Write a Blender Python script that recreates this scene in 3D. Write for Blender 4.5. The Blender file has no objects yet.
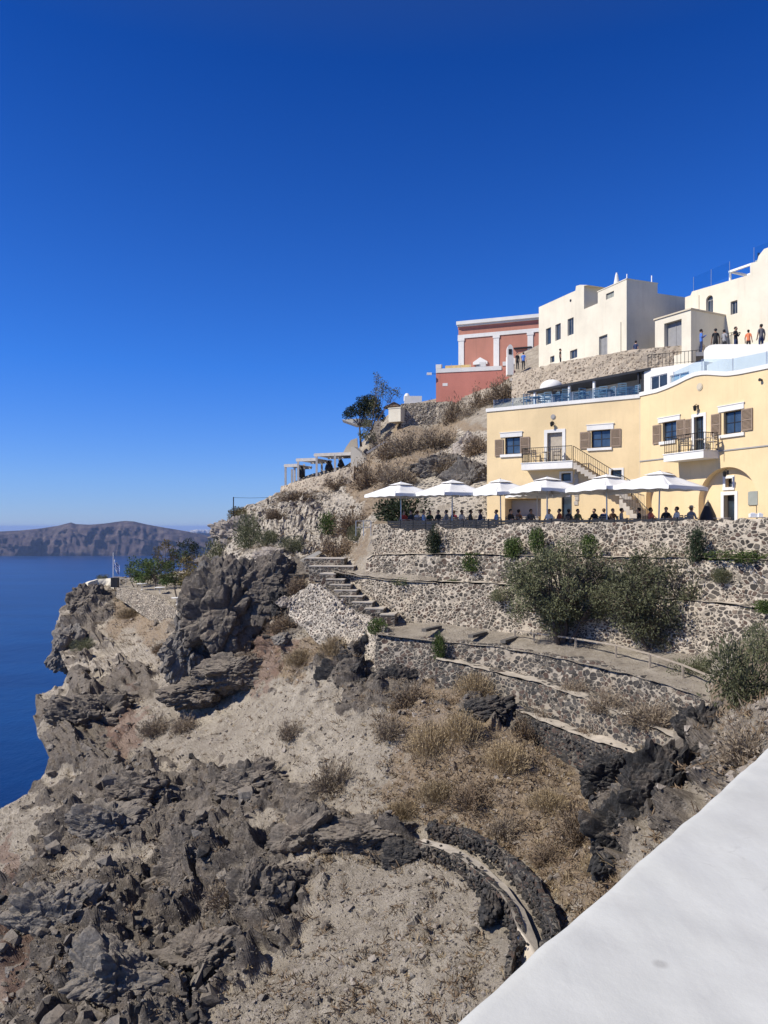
import bpy, bmesh, math, random
import numpy as np
from mathutils import Vector, Matrix, noise

F, CX, H = 769.0, 384.0, 527.0          # focal length in pixels, centre column, eye-level row
sc = bpy.context.scene
COL = sc.collection
R = math.radians
rnd = random.Random(7)

def pt(px, py, Y):
    return Vector(((px-CX)/F*Y, Y, (H-py)/F*Y))

# ------------------------------------------------------------------ mesh helpers
class MB:
    def __init__(s): s.v=[]; s.f=[]; s.m=[]
    def add(s, vs, fs, mi=0):
        o=len(s.v); s.v += [tuple(v) for v in vs]
        for f in fs: s.f.append(tuple(i+o for i in f)); s.m.append(mi)
    def obox(s, c, ex, ey, ez, mi=0):
        c=Vector(c); ex=Vector(ex); ey=Vector(ey); ez=Vector(ez)
        vs=[c+a*ex+b*ey+d*ez for d in(-1,1) for b in(-1,1) for a in(-1,1)]
        s.add(vs,[(0,2,3,1),(4,5,7,6),(0,1,5,4),(2,6,7,3),(0,4,6,2),(1,3,7,5)],mi)
    def box(s, x0,x1,y0,y1,z0,z1, mi=0):
        s.obox(((x0+x1)/2,(y0+y1)/2,(z0+z1)/2),((x1-x0)/2,0,0),(0,(y1-y0)/2,0),(0,0,(z1-z0)/2),mi)
    def tube(s, pts, rads, n=8, mi=0, cap=True):
        pts=[Vector(p) for p in pts]
        if not hasattr(rads,'__len__'): rads=[rads]*len(pts)
        rings=[]; up=Vector((0,0,1))
        for i,p in enumerate(pts):
            d=(pts[min(i+1,len(pts)-1)]-pts[max(i-1,0)])
            d = d.normalized() if d.length>1e-9 else Vector((0,0,1))
            a=d.cross(up)
            if a.length<.05: a=d.cross(Vector((1,0,0)))
            a.normalize(); b=d.cross(a)
            rings.append([p+(a*math.cos(2*math.pi*k/n)+b*math.sin(2*math.pi*k/n))*rads[i] for k in range(n)])
        vs=[v for r in rings for v in r]; fs=[]
        for i in range(len(pts)-1):
            for k in range(n):
                k2=(k+1)%n; fs.append((i*n+k,i*n+k2,(i+1)*n+k2,(i+1)*n+k))
        if cap: fs.append(tuple(range(n-1,-1,-1))); fs.append(tuple((len(pts)-1)*n+k for k in range(n)))
        s.add(vs,fs,mi)
    def lathe(s, c, prof, n=16, mi=0, axis=None):
        c=Vector(c); vs=[]; fs=[]
        for r,z in prof:
            for k in range(n): vs.append(c+Vector((r*math.cos(2*math.pi*k/n),r*math.sin(2*math.pi*k/n),z)))
        for i in range(len(prof)-1):
            for k in range(n):
                k2=(k+1)%n; fs.append((i*n+k,i*n+k2,(i+1)*n+k2,(i+1)*n+k))
        s.add(vs,fs,mi)
    def prism(s, poly, vec, mi=0):
        poly=[Vector(p) for p in poly]; vec=Vector(vec); n=len(poly)
        fs=[tuple(range(n-1,-1,-1)), tuple(range(n,2*n))]
        for k in range(n):
            k2=(k+1)%n; fs.append((k,k2,n+k2,n+k))
        s.add(poly+[p+vec for p in poly],fs,mi)
    def blob(s, c, r, seed=0, sub=1, rough=.3, mi=0):
        bm=bmesh.new(); bmesh.ops.create_icosphere(bm,subdivisions=sub,radius=1)
        rr=random.Random(seed); off=Vector((rr.uniform(0,99),rr.uniform(0,99),rr.uniform(0,99)))
        vs=[]
        for v in bm.verts:
            k=1+rough*noise.noise(v.co*1.4+off)*1.6
            vs.append(Vector(c)+Vector((v.co.x*r[0]*k,v.co.y*r[1]*k,v.co.z*r[2]*k)))
        s.add(vs,[tuple(v.index for v in f.verts) for f in bm.faces],mi); bm.free()
    def mesh(s, name, mats, smooth=False, fix=True):
        me=bpy.data.meshes.new(name); me.from_pydata(s.v,[],s.f)
        for m in (mats if isinstance(mats,(list,tuple)) else [mats]): me.materials.append(m)
        me.polygons.foreach_set('material_index',s.m)
        if fix:
            bm=bmesh.new(); bm.from_mesh(me); bmesh.ops.recalc_face_normals(bm,faces=bm.faces); bm.to_mesh(me); bm.free()
        if smooth: me.polygons.foreach_set('use_smooth',[True]*len(me.polygons))
        me.update(); return me
    def build(s, name, mats, parent=None, smooth=False, fix=True, world=False):
        """world=True: the vertices are world coordinates, moved into the frame of the parent thing"""
        if world and parent is not None:
            mi=wm(parent).inverted(); s.v=[tuple(mi@Vector(v)) for v in s.v]
        o=bpy.data.objects.new(name, s.mesh(name,mats,smooth,fix)); COL.objects.link(o)
        if parent is not None: o.parent=parent
        return o

def wm(o):
    m=Matrix.LocRotScale(o.location,o.rotation_euler,o.scale)
    return m if o.parent is None else wm(o.parent)@m

def tag(o, label=None, cat=None, group=None, kind=None):
    if label: o['label']=label
    if cat: o['category']=cat
    if group: o['group']=group
    if kind: o['kind']=kind
    return o
def thing(name, label, cat, loc=(0,0,0), rz=0, group=None):
    o=bpy.data.objects.new(name,None); COL.objects.link(o); o.empty_display_size=.3
    o.location=loc; o.rotation_euler=(0,0,rz)
    return tag(o,label,cat,group)
def struct(o): o['kind']='structure'; return o
KIDS={}
def copy_tree(o, loc=None, rz=None, scale=None, label=None, group=None, parent=None):
    c=o.copy(); COL.objects.link(c); c.parent=parent
    if loc is not None: c.location=loc
    if rz is not None: c.rotation_euler=(0,0,rz)
    if scale is not None: c.scale=scale if hasattr(scale,'__len__') else (scale,)*3
    if label: c['label']=label
    if group: c['group']=group
    for ch in o.children: copy_tree(ch,parent=c)
    return c
def recentre(o, base):
    """move a one-mesh thing's origin to BASE without moving it"""
    b=Vector(base); o.data.transform(Matrix.Translation(-b)); o.location=b; return o

# ------------------------------------------------------------------ materials
class NT:
    def __init__(s, name):
        s.m=bpy.data.materials.new(name); s.m.use_nodes=True; s.t=s.m.node_tree
        s.b=s.t.nodes['Principled BSDF']; s.co=None
    def n(s, typ, **kw):
        x=s.t.nodes.new(typ)
        for k,v in kw.items(): setattr(x,k,v)
        return x
    def l(s,a,b): s.t.links.new(a,b)
    def coord(s, kind='Object'):
        return s.n('ShaderNodeTexCoord').outputs[kind]
    def pos(s): return s.n('ShaderNodeNewGeometry').outputs['Position']
    def put(s, sock, v):
        if isinstance(v,bpy.types.NodeSocket): s.l(v,sock)
        else: sock.default_value = v
    def noise(s, vec, scale, detail=4, rough=.6, out='Fac', dist=0.0):
        x=s.n('ShaderNodeTexNoise'); s.l(vec,x.inputs['Vector']); x.inputs['Scale'].default_value=scale
        x.inputs['Detail'].default_value=detail; x.inputs['Roughness'].default_value=rough; x.inputs['Distortion'].default_value=dist
        return x.outputs[out]
    def voro(s, vec, scale, feature='F1', out='Distance', rand=1.0):
        x=s.n('ShaderNodeTexVoronoi',feature=feature); s.l(vec,x.inputs['Vector']); x.inputs['Scale'].default_value=scale
        x.inputs['Randomness'].default_value=rand
        return x.outputs[out]
    def ramp(s, fac, stops, interp='LINEAR'):
        x=s.n('ShaderNodeValToRGB'); x.color_ramp.interpolation=interp
        e=x.color_ramp.elements
        while len(e)<len(stops): e.new(.5)
        for i,(p,c) in enumerate(stops):
            e[i].position=p; e[i].color=(c,c,c,1) if not hasattr(c,'__len__') else (*c,1)
        s.l(fac,x.inputs[0]); return x.outputs[0]
    def mix(s, f, a, b, blend='MIX'):
        x=s.n('ShaderNodeMix',data_type='RGBA',blend_type=blend)
        s.put(x.inputs[0],f)
        for sock,v in ((x.inputs[6],a),(x.inputs[7],b)):
            if isinstance(v,bpy.types.NodeSocket): s.l(v,sock)
            else: sock.default_value=(*v,1) if len(v)==3 else v
        return x.outputs[2]
    def math(s, op, a, b=0.0, clamp=False):
        x=s.n('ShaderNodeMath',operation=op,use_clamp=clamp); s.put(x.inputs[0],a); s.put(x.inputs[1],b); return x.outputs[0]
    def vmath(s, op, a, b):
        x=s.n('ShaderNodeVectorMath',operation=op); s.put(x.inputs[0],a); s.put(x.inputs[1],b); return x.outputs[0]
    def mapping(s, vec, scale=(1,1,1)):
        x=s.n('ShaderNodeMapping'); s.l(vec,x.inputs[0]); x.inputs['Scale'].default_value=scale; return x.outputs[0]
    def attr(s, name, out='Fac'):
        x=s.n('ShaderNodeAttribute',attribute_name=name); return x.outputs[out]
    def bump(s, h, strength=.4, dist=.05, prev=None):
        x=s.n('ShaderNodeBump'); s.l(h,x.inputs['Height']); x.inputs['Strength'].default_value=strength; x.inputs['Distance'].default_value=dist
        if prev is not None: s.l(prev,x.inputs['Normal'])
        return x.outputs[0]
    def out(s, col=None, rough=.9, normal=None, spec=.3):
        if col is not None: s.put(s.b.inputs['Base Color'], col if isinstance(col,bpy.types.NodeSocket) else (*col,1))
        s.put(s.b.inputs['Roughness'],rough); s.b.inputs['Specular IOR Level'].default_value=spec
        if normal is not None: s.l(normal,s.b.inputs['Normal'])
        return s.m

def m_simple(name, col, rough=.7, var=.15, scale=3.0, bump=.0, metallic=0, spec=.3):
    t=NT(name); c=t.coord(); n=t.noise(c,scale,5)
    lo=tuple(x*(1-var) for x in col); hi=tuple(min(1,x*(1+var)) for x in col)
    cc=t.ramp(n,[(.3,lo),(.7,hi)])
    nb=t.bump(t.noise(c,scale*6,3),bump,.02) if bump else None
    t.b.inputs['Metallic'].default_value=metallic
    return t.out(cc,rough,nb,spec)

def m_plaster(name, col, stain=.25, dirt=(.35,.28,.2), bump=.25, streak=.3):
    t=NT(name); p=t.pos()
    big=t.noise(p,.35,6,.65); fine=t.noise(p,6,5,.7)
    v=t.noise(t.mapping(p,(2.2,2.2,.12)),1.6,5,.7)           # rain streaks run down the wall
    c=t.ramp(big,[(.3,tuple(x*.86 for x in col)),(.7,tuple(min(1,x*1.06) for x in col))])
    c=t.mix(t.ramp(v,[(.52,0.0),(.78,streak)]),c,dirt)
    c=t.mix(t.ramp(fine,[(.5,0.0),(.8,stain*.4)]),c,dirt)
    return t.out(c,.92,t.bump(fine,bump,.015),.15)

def m_rubble(name, stone_a, stone_b, mortar, scale=3.4, gap=.10, pale=.15, bump=.8):
    """rubble masonry: dark volcanic stones of uneven size set in pale mortar"""
    t=NT(name); p=t.pos()
    w=t.n('ShaderNodeTexNoise'); t.l(p,w.inputs['Vector']); w.inputs['Scale'].default_value=1.7; w.inputs['Detail'].default_value=3
    off=t.vmath('MULTIPLY',t.vmath('SUBTRACT',w.outputs['Color'],(.5,.5,.5)),(.35,.35,.35))
    q=t.vmath('ADD',t.mapping(p,(1,1,1.45)),off)
    e2=t.voro(q,scale*2.3,'DISTANCE_TO_EDGE')
    nz=t.noise(p,7,5,.7); patch=t.noise(p,.45,4,.6)
    gapv=t.math('ADD',t.math('MULTIPLY',patch,.28),gap-.14)
    gapv=t.math('ADD',gapv,t.math('MULTIPLY',t.math('SUBTRACT',nz,.5),.16))
    # two gangs of masons: coarse and fine work in patches
    pick=t.math('GREATER_THAN',t.math('ADD',t.noise(p,.8,3,.5),t.math('MULTIPLY',t.math('SUBTRACT',nz,.5),.1)),.52)
    def work(sc__):
        e=t.voro(q,sc__,'DISTANCE_TO_EDGE'); f1=t.voro(q,sc__,'F1','Distance'); c=t.voro(q,sc__,'F1','Color')
        rr=t.math('SUBTRACT',.72,t.math('ADD',f1,t.math('MULTIPLY',gapv,.9)))          # rounds the corners off
        return t.math('MULTIPLY',t.math('MINIMUM',t.math('SUBTRACT',e,gapv),t.math('MULTIPLY',rr,.55)),15.0,True),c
    ma,ca=work(scale); mb_,cb=work(scale*1.55)
    mask=t.math('ADD',t.math('MULTIPLY',ma,t.math('SUBTRACT',1.0,pick)),t.math('MULTIPLY',mb_,pick))
    cid=t.mix(pick,ca,cb)
    sep=t.n('ShaderNodeSeparateColor'); t.l(cid,sep.inputs[0])
    # small chinking stones in the mortar
    small=t.math('MULTIPLY',t.math('SUBTRACT',e2,.12),20.0,True)
    sm=t.math('MULTIPLY',t.math('MULTIPLY',small,t.ramp(t.voro(q,scale*2.3,'F1','Color'),[(.66,0.0),(.68,1.0)])),.8)
    mask=t.math('MAXIMUM',mask,t.math('MULTIPLY',sm,t.ramp(t.noise(p,1.1,3),[(.42,0.0),(.55,1.0)])))
    st=t.mix(sep.outputs[0],stone_a,stone_b)
    st=t.mix(t.ramp(sep.outputs[1],[(1-pale-.02,0.0),(1-pale+.02,1.0)]),st,tuple(min(1,x*.62) for x in mortar))
    st=t.mix(t.ramp(sep.outputs[2],[(.70,0.0),(.74,.55)]),st,(.17,.105,.078))
    st=t.mix(t.ramp(nz,[(.35,.55),(.7,0.0)]),st,tuple(x*.45 for x in stone_a))
    mo=t.mix(nz,tuple(x*.72 for x in mortar),tuple(min(1,x*1.1) for x in mortar))
    mo=t.mix(t.ramp(patch,[(.45,0.0),(.75,.5)]),mo,(.30,.24,.17))
    col=t.mix(mask,mo,st)
    hgt=t.math('ADD',t.math('MULTIPLY',mask,.7),t.math('MULTIPLY',nz,.5))
    return t.out(col,.95,t.bump(hgt,bump,.07),.1)

def m_glass(name, col=(.03,.04,.05)):
    t=NT(name); c=t.coord(); n=t.noise(c,.9,2)
    return t.out(t.ramp(n,[(.3,tuple(x*.6 for x in col)),(.7,tuple(x*1.6 for x in col))]),.06,t.bump(n,.03,.02),.6)
def m_clear(name):
    t=NT(name); tr=t.n('ShaderNodeBsdfTransparent'); tr.inputs[0].default_value=(.86,.93,.95,1)
    gl=t.n('ShaderNodeBsdfGlossy'); gl.inputs['Roughness'].default_value=.03
    fr=t.n('ShaderNodeFresnel'); fr.inputs[0].default_value=1.5
    mx=t.n('ShaderNodeMixShader'); k=t.math('ADD',t.math('MULTIPLY',t.ramp(fr.outputs[0],[(.0,0.0),(.5,.25)]),.35),.03,True); t.l(k,mx.inputs[0])
    t.l(tr.outputs[0],mx.inputs[1]); t.l(gl.outputs[0],mx.inputs[2])
    t.l(mx.outputs[0],t.t.nodes['Material Output'].inputs['Surface']); return t.m
def m_leaf(name, a, b, c, rough=.6, trans=.12):
    t=NT(name); g=t.n('ShaderNodeObjectInfo').outputs['Random']; p=t.pos()
    n=t.noise(p,1.3,3); n2=t.n('ShaderNodeTexWhiteNoise'); t.l(t.vmath('SNAP',p,(.11,.11,.11)),n2.inputs[0])
    col=t.ramp(t.math('ADD',t.math('MULTIPLY',n,.55),t.math('MULTIPLY',n2.outputs[0],.45)),[(.25,a),(.5,b),(.8,c)])
    hs=t.n('ShaderNodeHueSaturation'); t.l(col,hs.inputs['Color'])
    t.l(t.math('ADD',t.math('MULTIPLY',g,.5),.75),hs.inputs['Value'])
    m=t.out(hs.outputs[0],rough,None,.2)
    tl=t.n('ShaderNodeBsdfTranslucent'); t.l(hs.outputs[0],tl.inputs[0]); mx=t.n('ShaderNodeMixShader'); mx.inputs[0].default_value=trans
    t.l(t.b.outputs[0],mx.inputs[1]); t.l(tl.outputs[0],mx.inputs[2]); t.l(mx.outputs[0],t.t.nodes['Material Output'].inputs['Surface'])
    return m

def m_terrain(name):
    """hillside: pale pumice scree, brown soil, dark lava rock, mortared rubble - laid out by per-vertex weights"""
    t=NT(name); p=t.pos()
    a=t.n('ShaderNodeAttribute',attribute_name='zone'); sep=t.n('ShaderNodeSeparateColor'); t.l(a.outputs['Color'],sep.inputs[0])
    rock,soil,rub=sep.outputs[0],sep.outputs[1],sep.outputs[2]; red=a.outputs['Alpha']
    big=t.noise(p,.16,6,.65); mid=t.noise(p,1.1,7,.7); fine=t.noise(p,5,8,.75); vf=t.noise(p,24,4,.7)
    # scree
    scr=t.ramp(mid,[(.28,(.235,.198,.154)),(.46,(.395,.342,.270)),(.68,(.56,.495,.40))])
    scr=t.mix(t.ramp(big,[(.42,0.0),(.68,.55)]),scr,(.255,.218,.176))
    peb=t.voro(p,7.5); pc=t.voro(p,7.5,'F1','Color'); ps=t.n('ShaderNodeSeparateColor'); t.l(pc,ps.inputs[0])
    pm=t.math('MULTIPLY',t.ramp(peb,[(.22,1.0),(.34,0.0)]),t.ramp(ps.outputs[0],[(.45,0.0),(.5,1.0)]))
    scr=t.mix(t.math('MULTIPLY',pm,.9),scr,t.ramp(ps.outputs[1],[(.0,(.09,.08,.075)),(.45,(.24,.2,.17)),(.6,(.44,.39,.34)),(1.0,(.58,.53,.47))]))
    peb2=t.voro(p,19); pc2=t.voro(p,19,'F1','Color')
    scr=t.mix(t.math('MULTIPLY',t.ramp(peb2,[(.2,1.0),(.4,0.0)]),.55),scr,t.ramp(pc2,[(.2,(.12,.105,.09)),(.5,(.31,.265,.225)),(.85,(.54,.48,.42))]))
    # soil with dry stalk litter
    so=t.ramp(fine,[(.3,(.155,.112,.072)),(.52,(.325,.248,.168)),(.75,(.48,.385,.27))])
    so=t.mix(t.ramp(mid,[(.45,0.0),(.62,.55)]),so,(.30,.25,.205))
    so=t.mix(t.math('MULTIPLY',pm,.7),so,t.ramp(ps.outputs[1],[(.0,(.13,.11,.10)),(.5,(.34,.29,.25)),(1.0,(.55,.49,.42))]))
    # lava rock
    cr=t.voro(t.vmath('ADD',p,t.vmath('MULTIPLY',t.noise(p,2.5,3,out='Color'),(.5,.5,.5))),1.7,'F1','Color'); cs=t.n('ShaderNodeSeparateColor'); t.l(cr,cs.inputs[0])
    ro=t.ramp(fine,[(.33,(.050,.044,.038)),(.5,(.152,.132,.111)),(.66,(.33,.292,.246))])
    ro=t.mix(t.math('MULTIPLY',cs.outputs[0],.45),ro,(.135,.117,.105))
    ro=t.mix(t.ramp(mid,[(.5,0.0),(.72,.5)]),ro,(.20,.155,.122))
    ro=t.mix(t.math('MULTIPLY',t.ramp(big,[(.52,0.0),(.62,1.0)]),.35),ro,(.22,.19,.165))
    n1=t.n('ShaderNodeNewGeometry'); sx=t.n('ShaderNodeSeparateXYZ'); t.l(n1.outputs['Normal'],sx.inputs[0])
    dust=t.math('MULTIPLY',t.ramp(t.math('ADD',sx.outputs[2],t.math('MULTIPLY',t.math('SUBTRACT',fine,.5),1.2)),[(.45,0.0),(.9,1.0)]),.62)
    ro=t.mix(dust,ro,(.27,.228,.18))                                     # pumice dust lying on the ledges
    # mortared rubble
    e=t.voro(t.vmath('ADD',p,t.vmath('MULTIPLY',t.noise(p,1.2,3,out='Color'),(.5,.5,.5))),2.3,'DISTANCE_TO_EDGE')
    mk=t.math('MULTIPLY',t.math('SUBTRACT',t.math('ADD',e,t.math('MULTIPLY',t.math('SUBTRACT',fine,.5),.25)),.15),9.0,True)
    ru=t.mix(mk,t.ramp(fine,[(.3,(.44,.385,.31)),(.7,(.68,.605,.50))]),t.ramp(fine,[(.3,(.05,.046,.042)),(.7,(.2,.18,.16))]))
    ru=t.mix(t.ramp(mid,[(.5,0.0),(.62,.8)]),ru,(.52,.46,.375))
    # noisy borders between the zones
    def edge(w,k=.9): return t.math('MULTIPLY',t.math('SUBTRACT',t.math('ADD',w,t.math('MULTIPLY',t.math('SUBTRACT',mid,.5),k)),.38),9.0,True)
    c=t.mix(edge(soil),scr,so)
    c=t.mix(edge(rub),c,ru)
    c=t.mix(edge(rock),c,ro)
    c=t.mix(t.math('MULTIPLY',edge(red),.6),c,(.20,.115,.085))
    h=t.math('ADD',t.math('MULTIPLY',fine,.8),t.math('MULTIPLY',vf,.42))
    h=t.math('ADD',h,t.math('MULTIPLY',pm,.14))
    h=t.math('ADD',h,t.math('MULTIPLY',t.math('MULTIPLY',mk,edge(rub)),.4))
    nb=t.bump(h,1.0,.22)
    return t.out(c,.97,nb,.08)
# ------------------------------------------------------------------ camera, sky, sun
cam=bpy.data.cameras.new('camera'); cam_o=bpy.data.objects.new('camera',cam); COL.objects.link(cam_o)
cam_o.location=(0,0,0); cam_o.rotation_euler=(R(90),0,0)
cam.sensor_fit='HORIZONTAL'; cam.sensor_width=36; cam.lens=36*F/768; cam.shift_y=(H-512)/768
cam.clip_start=.05; cam.clip_end=120000
sc.camera=cam_o
SUN=Vector((-.95,-.33,.93)).normalized()
sun=bpy.data.lights.new('sun','SUN'); sun.energy=5.0; sun.angle=R(.53); sun.color=(1,.945,.845)
so=bpy.data.objects.new('sun',sun); COL.objects.link(so); so.rotation_euler=(-SUN).to_track_quat('-Z','Y').to_euler()
W=bpy.data.worlds.new('World'); sc.world=W; W.use_nodes=True; wt=W.node_tree
sky=wt.nodes.new('ShaderNodeTexSky'); sky.sky_type='NISHITA'; sky.sun_disc=False
sky.sun_elevation=math.asin(SUN.z); sky.sun_rotation=math.atan2(SUN.x,SUN.y)
sky.altitude=250; sky.air_density=1.0; sky.dust_density=0.0; sky.ozone_density=1.0
bg=wt.nodes['Background']; bg.inputs[1].default_value=.09
tc=wt.nodes.new('ShaderNodeTexCoord'); sx=wt.nodes.new('ShaderNodeSeparateXYZ'); wt.links.new(tc.outputs['Generated'],sx.inputs[0])
rp=wt.nodes.new('ShaderNodeValToRGB'); e=rp.color_ramp.elements                  # clear dry air: a deeper, purer blue than the model's
while len(e)<5: e.new(.5)
for i,(z,c) in enumerate(((0.0,(.28,.42,.78)),(.06,(.255,.43,.78)),(.20,(.128,.395,.84)),(.52,(.039,.25,.66)),(.75,(.26,.33,.46)))): e[i].position=z; e[i].color=(*c,1)
wt.links.new(sx.outputs['Z'],rp.inputs[0])
mx=wt.nodes.new('ShaderNodeMix'); mx.data_type='RGBA'; mx.blend_type='MULTIPLY'; mx.inputs[0].default_value=1
wt.links.new(sky.outputs[0],mx.inputs[6]); wt.links.new(rp.outputs[0],mx.inputs[7])
gm=wt.nodes.new('ShaderNodeMix'); gm.data_type='RGBA'; gm.blend_type='MULTIPLY'; gm.inputs[0].default_value=1; gm.inputs[7].default_value=(1.45,1.45,1.7,1)
wt.links.new(mx.outputs[2],gm.inputs[6]); wt.links.new(gm.outputs[2],bg.inputs[0])
sc.view_settings.view_transform='Standard'; sc.view_settings.look='None'; sc.view_settings.exposure=0.21; sc.view_settings.gamma=1
sc.cycles.max_bounces=5; sc.cycles.transparent_max_bounces=8; sc.cycles.volume_bounces=0
try: sc.cycles.use_denoising=True
except Exception: pass

# ------------------------------------------------------------------ shared materials
M=dict(
 terrain=m_terrain('hillside'),
 rubble=m_rubble('rubble_pale_mortar',(.055,.049,.044),(.175,.15,.124),(.53,.46,.365),4.0,.062,.14),
 rubble_dark=m_rubble('rubble_dark',(.045,.043,.042),(.15,.135,.12),(.37,.325,.265),3.5,.03,.06),
 rubble_b=m_rubble('rubble_coarse',(.05,.046,.042),(.17,.145,.12),(.52,.455,.365),3.3,.045,.2),
 rubble_c=m_rubble('rubble_crumbling',(.06,.054,.048),(.20,.175,.15),(.60,.53,.435),4.6,.085,.3),
 rubble_mid=m_rubble('rubble_mid',(.040,.039,.039),(.125,.115,.105),(.33,.29,.235),3.9,.022,.08),
 pale_dirt=m_simple('pale_packed_dirt',(.45,.395,.32),.97,.22,2.2,.6),
 drystone=m_rubble('dry_stone_black',(.028,.028,.03),(.085,.08,.078),(.15,.135,.115),5.2,.03,.05),
 rubble_tan=m_rubble('rubble_tan',(.17,.13,.095),(.34,.28,.21),(.50,.42,.325),2.4,.19,.35),
 dirt=m_terrain('packed_dirt'),
 yellow=m_plaster('ochre_render',(.745,.575,.335),.25,(.45,.33,.18),.2,.22),
 white=m_plaster('white_limewash',(.74,.72,.68),.2,(.45,.42,.38),.2,.22),
 cream=m_plaster('cream_limewash',(.72,.66,.53),.3,(.45,.37,.27),.2,.3),
 beige=m_plaster('beige_render',(.62,.54,.41),.3,(.35,.28,.2),.2,.3),
 salmon=m_plaster('salmon_render',(.55,.215,.165),.25,(.25,.12,.09),.2,.25),
 salmon_dull=m_plaster('faded_salmon_render',(.47,.215,.155),.35,(.22,.13,.09),.2,.35),
 grey=m_plaster('grey_cement',(.36,.345,.33),.3,(.2,.18,.16),.2,.3),
 whitepaint=m_simple('white_paint',(.80,.79,.77),.55,.05,2,.05),
 canvas=m_simple('white_canvas',(.74,.73,.71),.9,.05,1.2,.08),
 shutter=m_simple('taupe_painted_wood',(.27,.20,.145),.65,.14,5,.2),
 wood=m_simple('weathered_wood',(.30,.255,.21),.8,.2,4,.3),
 beam=m_simple('pale_grey_timber',(.52,.49,.45),.8,.14,4,.2),
 dark=m_simple('charcoal_paint',(.025,.025,.027),.5,.2,3,.05),
 iron=m_simple('black_iron',(.02,.02,.021),.45,.2,6,.05,.3),
 steel=m_simple('steel_tube',(.45,.46,.47),.35,.1,6,0,.7),
 rail=m_simple('weathered_rail_timber',(.33,.28,.22),.8,.2,5,.3),
 bluegrey=m_simple('blue_grey_chair_paint',(.12,.19,.25),.6,.12,4),
 doorgrey=m_simple('grey_door_paint',(.27,.265,.26),.6,.1,3,.1),
 doorwood=m_simple('pale_door_boards',(.40,.345,.27),.7,.12,4,.2),
 metergrey=m_simple('grey_green_metal',(.30,.31,.27),.5,.08,3),
 slab=m_simple('grey_stone_slab',(.46,.41,.345),.95,.2,2,.5),
 riser=m_simple('dark_step_stone',(.115,.105,.093),.95,.3,3,.6),
 bark=m_simple('grey_brown_bark',(.12,.095,.075),.95,.3,5,.6),
 twig=m_simple('dry_twig',(.30,.235,.165),.95,.25,2),
 skin=m_simple('skin',(.50,.30,.21),.6,.08,6), skin_dark=m_simple('tanned_skin',(.28,.16,.105),.6,.08,6),
 hair=m_simple('dark_hair',(.018,.014,.012),.6,.3,20,.3), hair_b=m_simple('brown_hair',(.10,.055,.03),.6,.3,20,.3),
 terracotta=m_simple('terracotta_pot',(.36,.15,.08),.8,.15,3,.2),
 thatch=m_simple('brown_thatch',(.17,.12,.085),.95,.3,3,.6),
 glass=m_glass('dark_glass'), glassblue=m_glass('blue_glass',(.035,.06,.10)), clear=m_clear('clear_glass'),
 leaf_olive=m_leaf('olive_grey_leaves',(.070,.076,.037),(.125,.132,.068),(.20,.20,.115)),
 leaf_green=m_leaf('fresh_green_leaves',(.035,.058,.014),(.070,.105,.026),(.125,.165,.05)),
 leaf_pine=m_leaf('dark_pine_needles',(.014,.022,.011),(.028,.041,.02),(.05,.066,.033)),
 leaf_dry=m_leaf('grey_brown_twigs',(.13,.10,.072),(.22,.178,.13),(.33,.275,.21),.9,.05),
 leaf_straw=m_leaf('straw_stalks',(.22,.16,.09),(.34,.26,.155),(.47,.37,.235),.9,.08),
 leaf_brown=m_leaf('brown_seed_heads',(.105,.072,.045),(.18,.128,.082),(.28,.205,.135),.9,.05),
 leaf_rust=m_leaf('rusty_leaves',(.085,.075,.025),(.155,.12,.045),(.25,.19,.085)),
)
def m_rock(name,a,b,c,dust=.62):
    t=NT(name); p=t.pos(); fine=t.noise(p,4.5,8,.75); mid=t.noise(p,.9,6,.7)
    col=t.ramp(fine,[(.3,a),(.52,b),(.75,c)])
    col=t.mix(t.ramp(mid,[(.5,0.0),(.7,.6)]),col,(.19,.15,.118))
    g=t.n('ShaderNodeNewGeometry'); s=t.n('ShaderNodeSeparateXYZ'); t.l(g.outputs['Normal'],s.inputs[0])
    col=t.mix(t.math('MULTIPLY',t.ramp(t.math('ADD',s.outputs[2],t.math('MULTIPLY',t.math('SUBTRACT',fine,.5),1.1)),[(.5,0.0),(.95,1.0)]),dust),col,(.27,.23,.185))
    return t.out(col,.97,t.bump(fine,.9,.12),.08)
M['lava']=m_rock('dark_lava',(.055,.049,.043),(.13,.113,.096),(.25,.222,.19))
M['lava_black']=m_rock('black_lava',(.018,.018,.019),(.044,.043,.043),(.10,.096,.093),.22)
M['lava_grey']=m_rock('grey_lava',(.095,.088,.08),(.18,.165,.148),(.30,.278,.25))
M['pumice']=m_rock('pale_pumice',(.24,.205,.17),(.40,.35,.30),(.55,.49,.43))

# ------------------------------------------------------------------ sea and far island
SEA=-226.0
def m_sea():
    t=NT('sea_water'); p=t.pos()
    q=t.mapping(p,(1,.55,1))
    w1=t.noise(q,.05,6,.62); w2=t.noise(q,.5,5,.65); sw=t.noise(t.mapping(p,(.0016,.006,1)),1,4,.6)
    col=t.mix(t.ramp(sw,[(.42,0.0),(.62,1.0)]),(.0005,.022,.100),(.0013,.038,.145))
    t.b.inputs['IOR'].default_value=1.33
    nb=t.bump(w1,.55,2.2); nb=t.bump(w2,.6,.35,nb)
    return t.out(col,.28,nb,.22)
mb=MB(); xs=[-30000,-8000,-2500,-800,-250,0,250,800,2500,8000,30000]; ys=[-200,60,200,500,1200,3000,7000,15000,40000]
for y in ys:
    for x in xs: mb.v.append((x,y,SEA))
n=len(xs)
for j in range(len(ys)-1):
    for i in range(n-1): mb.f.append((j*n+i,j*n+i+1,(j+1)*n+i+1,(j+1)*n+i)); mb.m.append(0)
struct(mb.build('sea',m_sea()))

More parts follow.
